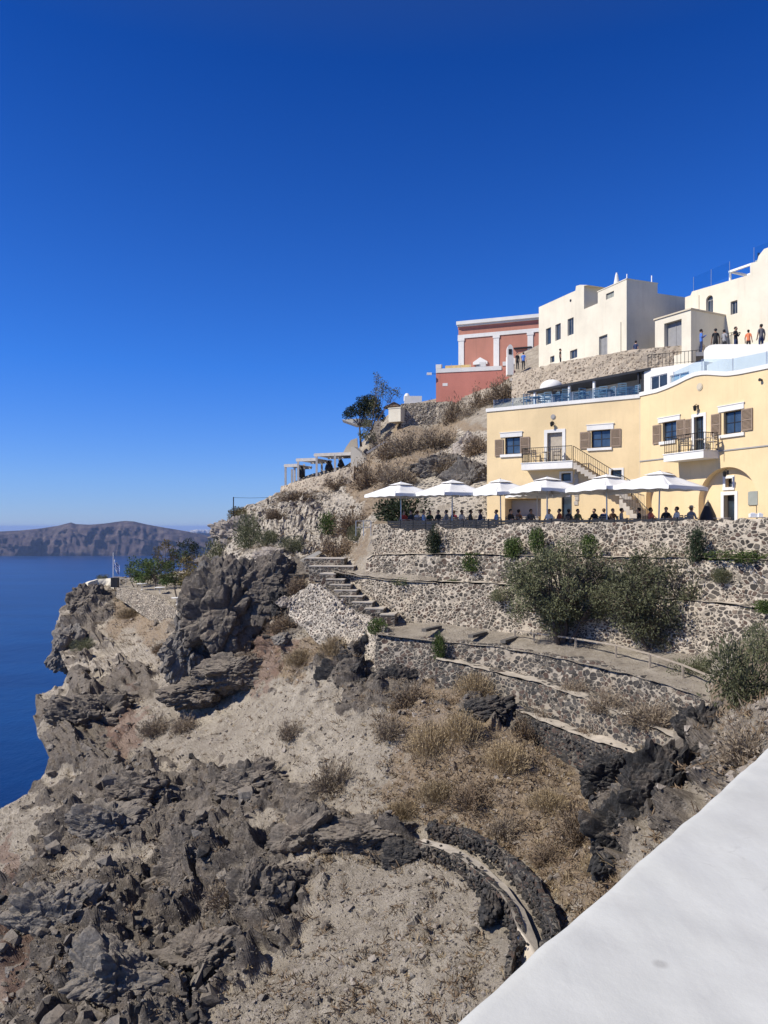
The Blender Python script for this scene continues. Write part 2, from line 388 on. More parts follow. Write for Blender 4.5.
def m_island():
    t=NT('island_rock'); p=t.pos()
    v=t.noise(t.mapping(p,(.9,.9,.55)),.006,9,.72); s=t.noise(t.mapping(p,(.12,.12,2.2)),.012,5,.65)
    c=t.ramp(v,[(.3,(.028,.022,.024)),(.5,(.085,.066,.064)),(.72,(.21,.165,.145))])
    c=t.mix(t.ramp(s,[(.5,0.0),(.62,.55)]),c,(.04,.028,.03))
    c=t.mix(t.ramp(t.noise(p,.004,4),[(.5,0.0),(.7,.4)]),c,(.075,.066,.052))
    return t.out(c,1,t.bump(v,.8,60),.05)
prof=[(-420,541),(-260,538),(-140,534),(-60,532),(0,531),(20,530),(40,528),(58,525.3),(66,523.2),(71,522),(76,523.6),(90,524.2),(105,523),(116,521.4),(125,520.4),(134,521),(147,524),(165,527.2),(185,530.5),(200,533.5),(214,537),(235,542),(262,549)]
def island(name,prof,Y,base,depth,seed,step=1.0):
    mb=MB(); pxs=np.arange(prof[0][0],prof[-1][0]+.01,step); tops=np.interp(pxs,[a for a,b in prof],[b for a,b in prof])
    NR=26
    for k,px in enumerate(pxs):
        for j in range(NR+8):
            f=min(j/NR,1); back=max(0,j-NR)/8
            z=SEA-4+((H-tops[k])/F*(Y+depth*.35)-SEA)*(f**.8)
            x0=(px-CX)/F*Y
            q=Vector((x0*.0032,f*1.1,seed)); rv=noise.fractal(q*1.0,1.0,2.0,6)
            y=Y+depth*.35*(f**1.3)+rv*260*math.sin(math.pi*min(f,.97))+(noise.noise(Vector((x0*.015,f*6,seed)))*70-abs(noise.noise(Vector((x0*.0075,f*1.5,seed+9))))*330-abs(noise.noise(Vector((x0*.021,f*3,seed+3))))*130)*math.sin(math.pi*min(f,.97))
            if back>0:
                y=Y+depth*(.35+.65*back); z=SEA-4+(z-SEA)*(1-back*.9)
            terr=noise.noise(Vector((x0*.006,f*14,seed+5)))*26*math.sin(math.pi*min(f,1))
            mb.v.append((x0*(y/Y),y,z+terr*(1 if f<1 else 0)))
    nr=NR+8
    for k in range(len(pxs)-1):
        for j in range(nr-1): mb.f.append((k*nr+j,(k+1)*nr+j,(k+1)*nr+j+1,k*nr+j+1)); mb.m.append(0)
    return struct(mb.build(name,m_island() if seed<3 else bpy.data.materials['island_rock'],smooth=True,fix=False))
island('island',prof,6000,556,1500,1)
far=[(150,541),(175,534.5),(188,531.8),(200,530.6),(215,530.2),(240,530.6),(300,533),(350,538)]
island('distant_hills',far,11000,548,1800,4)
mb=MB()
for k in range(170):
    px=rnd.gauss(204,6); y=11400+rnd.uniform(0,250); x=(px-CX)/F*y
    top=np.interp(px,[a for a,b in far],[b for a,b in far]); zz=(H-top)/F*11630+rnd.uniform(-22,4)
    s=rnd.uniform(8,17); mb.box(x-s,x+s,y-300-s,y-300+s,zz-15,zz+rnd.uniform(5,13))
tag(mb.build('distant_village',M['white']),'tiny white village strung along the far hazy ridge','village',kind='stuff')

# ------------------------------------------------------------------ the hillside: surveyed depths, inverse-depth thin plate
ANC=[(0,1024,24),(0,1064,22.5),(0,960,28),(0,900,33),(0,830,42),(100,1024,22),(100,1064,20.5),(100,900,30),(100,800,41),(50,790,46),(150,700,57),(40,755,52),
 (30,720,62),(60,692,68),(75,676,76),(130,645,88),(55,640,100),(60,612,106),(110,580,109),(160,610,95),(190,582,98),(130,572,112),(200,660,62),(220,710,50),(250,765,40),(160,760,46),
 (300,700,42),(300,640,46.5),(330,800,33),(250,860,30.5),(250,950,25),(170,950,26.5),(400,700,37.5),(400,800,30.5),(400,850,27.8),(480,868,25.6),(545,935,20.8),
 (430,905,23.8),(450,980,20.3),(350,1024,20.4),(250,1024,21.2),(480,1064,17.5),(350,1064,19),(560,800,27.3),(600,880,21.6),(500,765,30.3),(475,700,36),(590,790,28.6),(640,850,20),
 (620,800,25.5),(650,780,25.5),(690,760,22),(705,735,24.5),(720,712,26),(740,735,19.5),(768,745,16.5),(768,700,21),(800,700,19),(745,690,24),(720,660,30.5),(768,650,28.5),(800,640,27),(800,800,13),(800,1064,11),(640,1000,15),
 (300,592,50),(300,562,53),(345,562,51),(372,530,50),(250,555,58),(222,560,66),(215,545,70),(232,522,74),(265,503,78),(300,486,83),(345,471,86),(350,505,68),(345,540,58),(400,500,60),(430,520,55),(480,520,55),
 (480,490,58),(400,450,76),(365,440,92),(405,420,86),(440,404,92),(445,440,77),(480,440,68),(470,400,86),(500,400,80),(515,374,86),(560,370,80),(640,360,74),(768,350,70),(800,345,70),(800,420,66),(640,430,66),(560,450,66),
 (640,505,60),(560,505,60),(768,505,56),(800,505,54),(600,545,45.5),(450,550,48.8),(740,545,39.5),(800,545,37),(450,600,46.5),(600,600,41.8),(720,600,37),(800,600,34),(530,648,41),(600,672,35.5),(540,700,37.8),(660,712,31),(450,662,41.5),(380,660,43),
 (640,752,29.8),(560,755,32.3)]
A=np.array(ANC,float)
def _U(r2): return np.where(r2>0,r2*np.log(r2+1e-9),0.0)
_s=1/300.0
_X=A[:,:2]*_s; _n=len(A)
_K=_U(((_X[:,None]-_X[None])**2).sum(-1))+np.eye(_n)*2e-3
_Pm=np.c_[np.ones(_n),_X]
_L=np.block([[_K,_Pm],[_Pm.T,np.zeros((3,3))]])
_sol=np.linalg.solve(_L,np.r_[1/A[:,2],0,0,0])
def depth(px,py):
    px=np.atleast_1d(np.asarray(px,float)); py=np.atleast_1d(np.asarray(py,float))
    q=np.c_[px.ravel(),py.ravel()]*_s; out=np.empty(len(q))
    for i in range(0,len(q),20000):
        c=q[i:i+20000]; k=_U(((c[:,None]-_X[None])**2).sum(-1))
        out[i:i+20000]=k@_sol[:_n]+np.c_[np.ones(len(c)),c]@_sol[_n:]
    return (1/np.maximum(out,1/130.0)).reshape(px.shape)
def D1(px,py): return float(depth(px,py)[0])
def polymask(px,py,poly,w):
    p=np.array(poly,float); ins=np.zeros(px.shape,bool); dist=np.full(px.shape,1e9)
    for i in range(len(p)):
        a=p[i]; b=p[(i+1)%len(p)]
        cond=((a[1]>py)!=(b[1]>py))
        with np.errstate(divide='ignore',invalid='ignore'):
            xi=(b[0]-a[0])*(py-a[1])/(b[1]-a[1]+1e-12)+a[0]
        ins^=cond&(px<xi)
        d=b-a; tt=np.clip(((px-a[0])*d[0]+(py-a[1])*d[1])/(d@d+1e-9),0,1)
        dist=np.minimum(dist,np.hypot(px-a[0]-tt*d[0],py-a[1]-tt*d[1]))
    sd=np.where(ins,dist,-dist); x=np.clip(sd/w*.5+.5,0,1); return x*x*(3-2*x)
ROCKZ=[[(56,615),(108,578),(128,592),(104,620),(92,650),(96,668),(70,682),(52,650)],[(30,705),(75,684),(168,652),(158,690),(118,728),(92,765),(46,765)],
 [(30,790),(120,752),(200,770),(290,775),(330,800),(392,828),(408,850),(345,868),(292,928),(250,985),(205,1034),(60,1070),(0,1050),(0,905),(30,860)],
 [(165,600),(205,560),(300,562),(302,600),(285,650),(262,690),(200,705),(160,665)],[(332,640),(392,640),(396,690),(352,716),(328,700)],[(385,662),(425,672),(425,704),(385,700)],
 [(452,690),(522,702),(522,735),(468,728)],[(588,775),(640,762),(700,712),(728,705),(722,760),(690,800),(640,868),(606,880),(596,830)],
 [(225,765),(275,768),(275,800),(228,808)]]
SOILZ=[[(385,700),(440,655),(520,690),(545,745),(592,792),(622,860),(596,915),(545,880),(520,850),(455,812),(380,806),(395,750)],[(262,668),(300,640),(350,632),(345,668)],
 [(345,475),(402,430),(480,425),(425,480),(335,566),(306,545)],[(112,590),(172,605),(160,640),(110,625)],[(600,770),(680,745),(690,770),(640,790)],[(690,690),(768,650),(800,660),(720,730)],[(400,845),(330,860),(290,840),(330,815)]]
RUBZ=[[(212,545),(236,515),(290,482),(352,470),(362,515),(345,558),(300,562),(240,550)],[(420,470),(492,425),(495,520),(425,515)],[(286,590),(330,570),(392,622),(372,668),(330,640),(290,612)]]
REDZ=[[(-5,838),(18,835),(24,870),(12,900),(-5,905)],[(95,715),(135,700),(140,745),(105,750)],[(-5,930),(30,940),(25,1000),(-5,1010)],[(205,650),(280,640),(260,690),(215,690)]]
CALM=[[(345,570),(378,516),(520,340),(830,340),(830,655),(724,712),(694,765),(625,792),(580,782),(515,722),(440,668),(375,652)],[(418,842),(470,842),(530,880),(560,940),(545,975),(505,965),(480,900)]]
def _wob(px,py,k):
    a=np.sin(px*.061*k+1.3*np.sin(py*.047*k+k))+np.sin(py*.083*k+1.7*np.sin(px*.039*k+2*k))+.6*np.sin(px*.19*k+py*.15*k+2*np.sin(py*.11*k))
    return a
def zones(px,py):
    cal=np.max([polymask(px,py,z,8) for z in CALM],0); px0,py0=px,py
    px=px0+5.5*_wob(px0,py0,1.0)+3*_wob(px0,py0,2.7); py=py0+5.5*_wob(py0,px0,1.2)+3*_wob(py0,px0,2.9)
    g=lambda Z,w: np.max([polymask(px,py,z,w) for z in Z],0)
    return g(ROCKZ,22),g(SOILZ,44),g(RUBZ,22),g(REDZ,26),cal
LP=np.array([(340,516),(374,514),(386,498),(400,437),(404,404),(420,384),(440,364),(462,352),(471,342),(478,301),(490,284),(500,264),(512,240),(522,231),(545,214),(556,205),(568,200),(574,180),(577,130),(578.5,112),(584,93),(600,71),(613,61),(633,57),(650,58.5),(668,67),(678,73),(687,60),(697,42),(707,38.5),(720,35.5),(737,38),(750,46),(763,52),(775,42),(798,19),(812,0),(830,-30),(860,-50),(1070,-60)])
def facet(q):
    d,ps=noise.voronoi(q); c=ps[0]; r=noise.noise_vector(c*5.37+Vector((3.1,7.7,1.9)))
    e=min(1.0,(d[1]-d[0])/.18); e=e*(2-e)
    return e*(.26+r.x*.6+(q-c).dot(r)*2.1)-.10
def rockdisp(p,sc_):
    q=p*sc_; w=noise.noise_vector(q*.7)*.5; w2=noise.noise_vector(q*2.3)*.16
    return facet(q*.33+w)*.95+facet(q*.95+w+w2+Vector((9,2,5)))*.46+facet(q*2.3+w2+Vector((1,6,3)))*.22+facet(q*5.2+w2+Vector((4,4,8)))*.085+noise.fractal(q*4,1,2,4)*.07
NR_,NC_=470,500
pyg=np.concatenate([np.linspace(340,560,110,endpoint=False),np.linspace(560,1066,NR_-110)])
Lg=np.interp(pyg,LP[:,0],LP[:,1])
tt=np.linspace(0,1,NC_)
PX=Lg[:,None]+(805-Lg[:,None])*tt[None]; PY=np.repeat(pyg[:,None],NC_,1)
DY=depth(PX,PY)
PXo,PYo=PX,PY
P3=np.stack([(PX-CX)/F*DY,DY,(H-PY)/F*DY],-1)
ROCK,SOIL,RUB,RED,CAL=zones(PX,PY)
gi=np.gradient(P3,axis=0); gj=np.gradient(P3,axis=1)
NRM=np.cross(gi,gj); NRM/=np.linalg.norm(NRM,axis=-1,keepdims=True)+1e-9
flip=(NRM*P3).sum(-1)>0; NRM[flip]*=-1                                # towards the viewer's side, i.e. out of the hill
DISP=np.zeros(PX.shape)
for i in range(PX.shape[0]):
    for j in range(NC_):
        c=CAL[i,j]
        if c>.98: continue
        p=Vector(P3[i,j]); k=1-c; r=ROCK[i,j]; Yd=P3[i,j,1]; s=1.0 if Yd<45 else max(.45,45/Yd)
        lump=noise.fractal(p*.22,1,2,4)
        # rock breaks out of the scree in patches
        rr=min(1,max(0,(r+.75*noise.fractal(p*.30+Vector((4,4,4)),1,2,4)-.50)*3.0)) if r>.02 else 0
        ROCK[i,j]=rr if r>.02 else 0
        d=lump*.42+noise.fractal(p*1.3,1,2,4)*.10+noise.fractal(p*4.5,.8,2,3)*.035
        if rr>0: d=d*(1-.4*rr)+rr*(rockdisp(p,s)*1.12/s+.12)
        ru=RUB[i,j]
        if ru>.1: d+=ru*rockdisp(p,1.5)*.62
        if rr==0 and noise.noise(p*.8+Vector((7,1,2)))>.28: d+=max(0,facet(p*1.6))*.22
        DISP[i,j]=d*k
def _blur(d): return (d+np.roll(d,1,0)+np.roll(d,-1,0)+np.roll(d,1,1)+np.roll(d,-1,1))/5
_w=np.clip(ROCK*1.2,0,1); DISP=DISP*(1-_w)+_blur(DISP)*_w
P3=P3+NRM*DISP[...,None]
# the far side: past its skyline the hill rolls away behind
sk=[]
for a,b in zip((.4,1.2,3,7,15,30),(.1,.7,2.2,6,16,40)):
    base=P3[:,0,:]; rad=base*np.array([1,1,0]); rad/=np.linalg.norm(rad,axis=-1,keepdims=True)
    q=base+rad*a+np.array([.75*a,0,-b]); sk.append(q)
ALL=np.concatenate([np.stack(sk[::-1],1),P3],1); nc=ALL.shape[1]; nr=ALL.shape[0]
me=bpy.data.meshes.new('hillside')
idx=np.arange(nr*nc).reshape(nr,nc)
q=np.stack([idx[:-1,:-1],idx[1:,:-1],idx[1:,1:],idx[:-1,1:]],-1).reshape(-1,4)
me.from_pydata(ALL.reshape(-1,3).tolist(),[],q.tolist())
pad=lambda a: np.concatenate([np.repeat(a[:,:1],6,1),a],1)
zc=np.stack([pad(ROCK),pad(SOIL),pad(RUB),pad(RED)],-1).reshape(-1)
at=me.attributes.new('zone','FLOAT_COLOR','POINT'); at.data.foreach_set('color',zc.astype(np.float32))
me.materials.append(M['terrain'])
hill=bpy.data.objects.new('hillside',me); COL.objects.link(hill); struct(hill)
def zone_of(px,py):
    j=lambda a:float(a[0]); r=zones(np.array([float(px)]),np.array([float(py)])); return [j(x) for x in r]
def surf(px,py):
    """world point of the displaced hillside at a surveyed spot"""
    i=int(np.clip(np.searchsorted(pyg,py),0,nr-1)); t_=(px-Lg[i])/(805-Lg[i]); j=int(np.clip(round(t_*(NC_-1)),0,NC_-1))
    return Vector(P3[i,j]), Vector(NRM[i,j])

# the air between here and the islands
mb=MB(); mb.box(-31000,31000,-300,42000,SEA-1,40)
hm=bpy.data.materials.new('sea_air'); hm.use_nodes=True; ht=hm.node_tree; ht.nodes.remove(ht.nodes['Principled BSDF'])
pv=ht.nodes.new('ShaderNodeVolumePrincipled'); pv.inputs['Color'].default_value=(.42,.60,1,1); pv.inputs['Density'].default_value=3.8e-5; pv.inputs['Anisotropy'].default_value=.1
ht.links.new(pv.outputs[0],ht.nodes['Material Output'].inputs['Volume'])
tag(mb.build('haze',hm),'thin blue sea haze veiling the far islands','haze',kind='stuff')
# ------------------------------------------------------------------ retaining walls, ledges, path, steps
def polyline3(pts):
    """(px, py_top, py_bot, Y) -> list of (XY, ztop, zbot), resampled every 0.3 m"""
    c=[(np.array([(a-CX)/F*Y,Y]),(H-t)/F*Y,(H-b)/F*Y) for a,t,b,Y in pts]
    out=[]
    for i in range(len(c)-1):
        L=np.linalg.norm(c[i+1][0]-c[i][0]); n=max(1,int(L/.3))
        for k in range(n):
            f=k/n; out.append(tuple(c[i][m]*(1-f)+c[i+1][m]*f for m in range(3)))
    out.append(c[-1]); return out
def wall(name,label,pts,mat,thick=.9,batter=.08,ragged=.10,cat='stone wall',relief=.09,seed=0,group=None,sink=.5):
    L=polyline3(pts); n=len(L); mb=MB(); off=Vector((seed*3.1,seed*1.7,0))
    T=[]
    for i in range(n):
        d=L[min(i+1,n-1)][0]-L[max(i-1,0)][0]; d=d/(np.linalg.norm(d)+1e-9); nn=np.array([d[1],-d[0]])
        if nn@L[i][0]>0: nn=-nn                       # towards the open side of the slope
        T.append(nn)
    NV=max(4,int(max(t-b for _,t,b in L)/.28)); rows=NV+1+3
    for i in range(n):
        xy,zt,zb=L[i]; nn=T[i]
        zt=zt+ragged*noise.noise(Vector((xy[0]*1.7,xy[1]*1.7,seed)))+ragged*.6*noise.noise(Vector((xy[0]*5,xy[1]*5,seed)))
        zb-=sink
        for k in range(rows):
            if k<=NV:
                z=zb+(zt-zb)*k/NV; o=batter*(zt-z)
                q=Vector((xy[0],xy[1],z)); r=relief*(noise.noise(q*2.6+off)+.8*noise.noise(q*1.1+off))
                if k==NV: r-=.04
                p=(xy[0]+nn[0]*(o+r),xy[1]+nn[1]*(o+r),z)
            else:
                f=(k-NV)/3; q=Vector((xy[0]-nn[0]*thick*f,xy[1]-nn[1]*thick*f,zt))
                p=(q.x,q.y,zt+.03*noise.noise(q*4+off)-(.02 if k==rows-1 else 0))
            mb.v.append(p)
    for i in range(n-1):
        for k in range(rows-1): mb.f.append((i*rows+k,(i+1)*rows+k,(i+1)*rows+k+1,i*rows+k+1)); mb.m.append(0)
    m0=len(mb.v)                                       # back and ends
    for i in range(n):
        xy,zt,zb=L[i]; nn=T[i]; mb.v.append((xy[0]-nn[0]*thick,xy[1]-nn[1]*thick,zb-sink))
    for i in range(n-1): mb.f.append((m0+i,m0+i+1,(i+1)*rows+rows-1,i*rows+rows-1)); mb.m.append(0)
    mb.f.append(tuple(range(rows))+(m0,)); mb.m.append(0)
    e=(n-1)*rows; mb.f.append(tuple(range(e+rows-1,e-1,-1))+(m0+n-1,)); mb.m.append(0)
    o=mb.build(name,mat,smooth=False)
    c=L[n//2]; recentre(o,(c[0][0],c[0][1],c[2]))
    return tag(o,label,cat,group)
def strip(name,A_,B_,mat,zone=(0,0,0,0),nu=60,nv=10,amp=.05,kind=True):
    """ground sheet between two edge lines of (px,py,Y)"""
    a=[pt(*p) for p in A_]; b=[pt(*p) for p in B_]
    def samp(l,f):
        Ls=[0]
        for i in range(len(l)-1): Ls.append(Ls[-1]+(l[i+1]-l[i]).length)
        s=f*Ls[-1]; i=max(0,min(len(l)-2,int(np.searchsorted(Ls,s))-1)); return l[i].lerp(l[i+1],(s-Ls[i])/(Ls[i+1]-Ls[i]+1e-9))
    mb=MB()
    for i in range(nu+1):
        p,q=samp(a,i/nu),samp(b,i/nu)
        for j in range(nv+1):
            r=p.lerp(q,j/nv); r.z+=amp*noise.fractal(r*1.4,1,2,3); mb.v.append(r)
    for i in range(nu):
        for j in range(nv): mb.f.append((i*(nv+1)+j,(i+1)*(nv+1)+j,(i+1)*(nv+1)+j+1,i*(nv+1)+j+1)); mb.m.append(0)
    o=mb.build(name,mat,smooth=True,fix=False)
    at=o.data.attributes.new('zone','FLOAT_COLOR','POINT'); at.data.foreach_set('color',list(zone)*len(mb.v))
    return struct(o)

T1=[(373,523,566,47.6),(388,524,566,46.9),(392,529,566,46.8),(412,530,566,45.9),(433,529.5,566,45.1),(436,524,566,45),(440,528.5,566,44.8),(465,529,566,43.8),(490,528,566,42.9),(515,523,566,41.9),(560,522,565,40.2),(600,522.5,565,39),(640,521.5,565,37.6),(700,520,565,35),(768,518.5,566,32.5),(815,517.5,566,30.8)]
T2=[(366,559.5,572,47),(372,556,572,46.7),(400,555,580,45.4),(436,554.5,588,44.1),(490,555.5,592,42),(560,557,598,39.3),(640,558,605,36.7),(700,559,611,34.1),(768,560.5,616,31.6),(815,561,622,29.9)]
T3=[(338,571,580,47.2),(347,573,592,46.9),(362,576,605,46),(383,579,622,45.2),(436,582.5,630,43.1),(490,584,637,41),(560,589,645,38.3),(640,596,655,35.7),(700,602,662,33.1),(768,609,672,30.6),(815,614,682,28.9)]
wall('retaining_wall','long rubble retaining wall of dark stones in pale mortar directly under the umbrella terrace',T1,M['rubble'],.5,.05,.16,seed=1)
wall('retaining_wall','middle tier of mortared rubble retaining wall, one ledge below the terrace wall',T2,M['rubble_b'],1.5,.05,.10,seed=2)
wall('retaining_wall','lowest mortared rubble tier behind the two olive trees, rising from the railed path',T3,M['rubble'],1.4,.05,.12,seed=3)
W0=[(290,597,607,46.8),(299,592,614,46.4),(309,585,622,45.9),(320,586,632,45.5),(333,597,642,44.9),(345,606,650,44.3),(357,613,664,43.6),(370,620,672,42.7),(384,628,676,41.8)]
wall('retaining_wall','pale crumbling rubble wall below the flight of stone steps',W0,M['rubble_c'],.35,.14,.2,relief=.14,seed=4)
W1=[(376,632.6,662,41.4),(400,637.6,668,40.8),(440,640,672,39.6),(488,643.6,682,38.2),(561,656.8,700,35.2),(600,665,712,33.4),(634,675.5,724,31.7),(665,684,738,30.2),(690,692,750,29.1),(708,700,758,28.3),(722,708,766,27.6),(733,713,775,27.2)]
wall('retaining_wall','curving rubble wall that holds up the railed dirt path',W1,M['rubble_dark'],.8,.10,.10,seed=5)
W2=[(436,660,684,38.6),(460,664,692,37.9),(493,673,712,36.7),(540,684,732,34.5),(586,700.5,752,31.9),(612,711,764,30.4),(640,722,776,28.9),(668,736,790,27.5),(690,746,800,26.5)]
wall('retaining_wall','second wall down from the path, of dark stone topped by a pale ledge with dry grass',W2,M['rubble_mid'],1.5,.10,.10,seed=6)
W3=[(516,711,744,34),(530,717,756,33.4),(554,727,776,32.2),(580,737,796,31),(603,744,806,29.8),(622,749,812,28.9),(636,756,820,28.2)]
wall('retaining_wall','lowest black dry-stone wall stepping down to the dark gully',W3,M['drystone'],1.4,.12,.10,seed=7)
def cap(pts,name,over=.10,w=.5):
    A_=[(a,t-1.0,Y-over) for a,t,b,Y in pts]; B_=[(a,H-(H-t+.4)/F*(Y-over)*F/(Y+w)-.25,Y+w) for a,t,b,Y in pts]
    return strip(name,A_,B_,M['pale_dirt'],(0,0,0,0),90,5,.07)
for q in (T2,T3,W2,W3): cap(q,'ledge',.05,1.1)
# packed earth: the terrace under the umbrellas, the ledges, the path
strip('terrace_floor',[(a,H+.3*F/Y,Y+.45) for a,t,b,Y in T1],[(a,H+.3*F/62,62) for a,t,b,Y in T1],M['grey'],nu=30,nv=12,amp=.0)
strip('path',[(378,623,45.4),(436,621,43.2),(490,629,41.2),(560,637,38.5),(640,647,35.9),(700,654,33.2),(735,668,31)],
      [(376,634.5,41.2),(440,642,39.5),(488,645.5,38.1),(561,658.5,35.1),(634,676,31.6),(690,692.5,29),(726,710,27.5)],M['dirt'],(0,.25,0,0),90,14,.05)
strip('ledge',[(333,569.5,50.5),(372,566.5,47.6),(410,567,46),(440,572,45)],[(332,571.5,46.7),(362,577,45.9),(383,580,45.1),(436,583.5,43)],M['dirt'],(0,.1,.2,0),30,8,.05)
strip('ledge',[(380,617,46),(395,618,45.5),(412,620,44.8)],[(365,614,44),(378,628,42.6),(400,640,40.6)],M['dirt'],(0,.15,.2,0),16,8,.05)

# the flight of steps
t=thing('stone_stairs','weathered flight of stone steps descending beside the rubble wall to the dirt path','stairs',pt(348,598,45.8))
ST=[(324,560.5,41,49.4),(331,568.5,46,48.2),(327.5,576,16,46.6),(335,581.5,19,46.2),(340,587,21,45.8),(345,592.5,23,45.4),(351,598.5,23,45),(362,604.5,21,44.5),(374,611,19,43.9),(387,617,15,43.2)]
for i,(px,py,w,Y) in enumerate(ST):
    c=pt(px,py,Y); hw=w/2*Y/F; dx=Vector((.985,-.17,0)); dy=Vector((.17,.985,0)); hh=2.6*Y/F
    mb=MB(); top=c+Vector((0,0,hh))
    vs=[]
    mb.obox(top+dy*.62-Vector((0,0,.03)),dx*(hw+.01),dy*.6,Vector((0,0,.03)))
    s=mb.build('step',M['slab'],t,world=True)
    mb=MB(); mb.obox(top+dy*.62-Vector((0,0,.06+.45)),dx*(hw-.01),dy*.58,Vector((0,0,.45))); mb.build('riser',M['rubble_dark'],s,world=True)
for px,py,w,Y in ((432,626,14,40.9),(478,632,18,39.6),(510,646-9,14,38.6)):
    c=pt(px,py,Y); mb=MB(); a=Vector((.55,.83,0)); b=Vector((.83,-.55,0))
    mb.obox(c+Vector((0,0,-.13)),a*.85,b*.14,Vector((0,0,.075)))
    o=mb.build('stone_kerb',M['riser']); recentre(o,c)
    tag(o,{432:'dark stone edging step across the path, nearest the stairs',478:'dark stone edging step across the middle of the bare path start',510:'dark stone edging step just before the rail begins'}[px],'step')

# the timber rail along the path
t=thing('path_railing','low weathered timber railing on posts along the dirt path','railing',pt(616,661,33.5))
RL=[(515,634.5,640,38.9),(534,638,644.5,38),(575.5,643.5,653,36.4),(616,650,661.5,34.4),(650,659,672,32.4),(683,670,683,30.6),(713,682.5,698,29)]
for px,a,b,Y in RL:
    p=pt(px,a-4.5,Y); q=pt(px,b,Y); mb=MB(); mb.obox((p+q)/2-Vector((0,0,.12)),(.04,0,0),(0,.04,0),(0,0,(p.z-q.z)/2+.16)); mb.build('post',M['rail'],t,world=True)
for i in range(len(RL)-1):
    p,q=pt(RL[i][0],RL[i][1]-4.5,RL[i][3]),pt(RL[i+1][0],RL[i+1][1]-4.5,RL[i+1][3]); d=(q-p)/2
    mb=MB(); mb.obox((p+q)/2+Vector((0,0,.02)),d*1.01,Vector((-d.y,d.x,0)).normalized()*.03,Vector((0,0,.035))); mb.build('handrail',M['rail'],t,world=True)
# a lighter second rail on the inner side near the trees
t=thing('path_railing','short second timber rail at the far side of the path under the trees','railing',pt(680,664,33))
R2=[(630,651,658,36),(662,657,664,34.4),(690,667,676,32.2),(712,682,692,30.4)]
for px,a,b,Y in R2:
    p=pt(px,a,Y); q=pt(px,b,Y); mb=MB(); mb.obox((p+q)/2-Vector((0,0,.1)),(.045,0,0),(0,.045,0),(0,0,(p.z-q.z)/2+.14)); mb.build('post',M['rail'],t,world=True)
for i in range(len(R2)-1):
    p,q=pt(R2[i][0],R2[i][1],R2[i][3]),pt(R2[i+1][0],R2[i+1][1],R2[i+1][3]); d=(q-p)/2
    mb=MB(); mb.obox((p+q)/2,d*1.01,Vector((-d.y,d.x,0)).normalized()*.035,Vector((0,0,.035))); mb.build('handrail',M['rail'],t,world=True)

# ring terrace low on the scree
RA=[(414,842,856,27.2),(432,846,860,26.6),(455,856,872,25.6),(478,872,892,24.5),(497,890,914,23.4),(510,908,936,22.5),(517,928,958,21.7),(518,948,978,21),(514,966,996,20.5)]
RA=[(a,t,b,D1(a,(t+b)/2)-.45) for a,t,b,_ in RA]
wall('ring_wall','low curved stone wall with pale flat top on the scree, beside a dark boulder',RA,M['drystone'],.22,.05,.08,seed=8,relief=.13)
RB=[(428,821,836,0),(455,827,843,0),(485,840,858,0),(512,858,881,0),(532,881,908,0),(545,906,936,0),(551,930,958,0),(549,954,984,0),(543,976,1004,0)]
RB=[(a,t,b,D1(a,(t+b)/2)-.35) for a,t,b,_ in RB]
wall('ring_wall','curved black dry-stone wall behind the low ring wall, below the dry slope',RB,M['drystone'],.25,.06,.15,seed=9,relief=.2)
_in=[(416,842.4),(432,845.4),(455,855.4),(478,871.4),(497,889.4),(510,907.4),(517,927.4),(518,947.4),(514,965.4)]
_out=[(424,839),(448,845),(478,860),(505,884),(525,911),(537,941),(541,966),(538,988),(530,1006)]
strip('ledge',[(x,y,D1(x,y)-.5) for x,y in _out],[(x,y,np.interp(x,[q[0] for q in RA[:7]],[q[3] for q in RA[:7]])-.02 if y<930 else D1(x,y)-.5) for x,y in _in],M['pale_dirt'],(0,.1,0,0),40,6,.04)

# wall of the lookout on the headland
HW=[(117,587.5,594,103),(128,589,600,100),(140,591.5,608,97),(152,595,616,94),(163,599.5,620,91),(172,606,622,88),(180,614,626,85)]
wall('lookout_wall','cream rubble wall edging the lookout on the far headland',HW,M['rubble'],.7,.1,.12,seed=10)
PW=[(88,583,587,107),(97,579.5,585,108),(106,578.5,584,108),(114,579,586,107)]
wall('lookout_parapet','short cream parapet at the cliff edge beside the flagpole',PW,M['cream'],.8,.02,.08,seed=11,cat='parapet')
strip('lookout_floor',[(112,583,112),(150,581,112),(200,583,100)],[(115,588,104),(150,594.5,94.5),(182,613,85.5)],M['dirt'],(0,.1,0,0),20,10,.03)
# rubble wall under the pergola and the retaining wall beside the salmon house
PG=[(281,486.5,496,82),(292,482.5,495,81),(303,479.5,493,80),(316,476.5,491,79.2),(329,473,489,78.6),(340,469,486,78.2),(354,466,482,78)]
wall('pergola_wall','pale plastered rubble wall with a curved top under the timber pergola',PG,M['rubble_tan'],1.2,.2,.1,seed=12)
UW=[(401,404,440,83.5),(412,403,438,83.5),(424,402.5,434,83.5),(436,402,432,83.5),(452,401,430,83)]
wall('retaining_wall','high dark rubble wall in white mortar below the salmon house',UW,M['rubble'],1.5,.05,.08,seed=13)
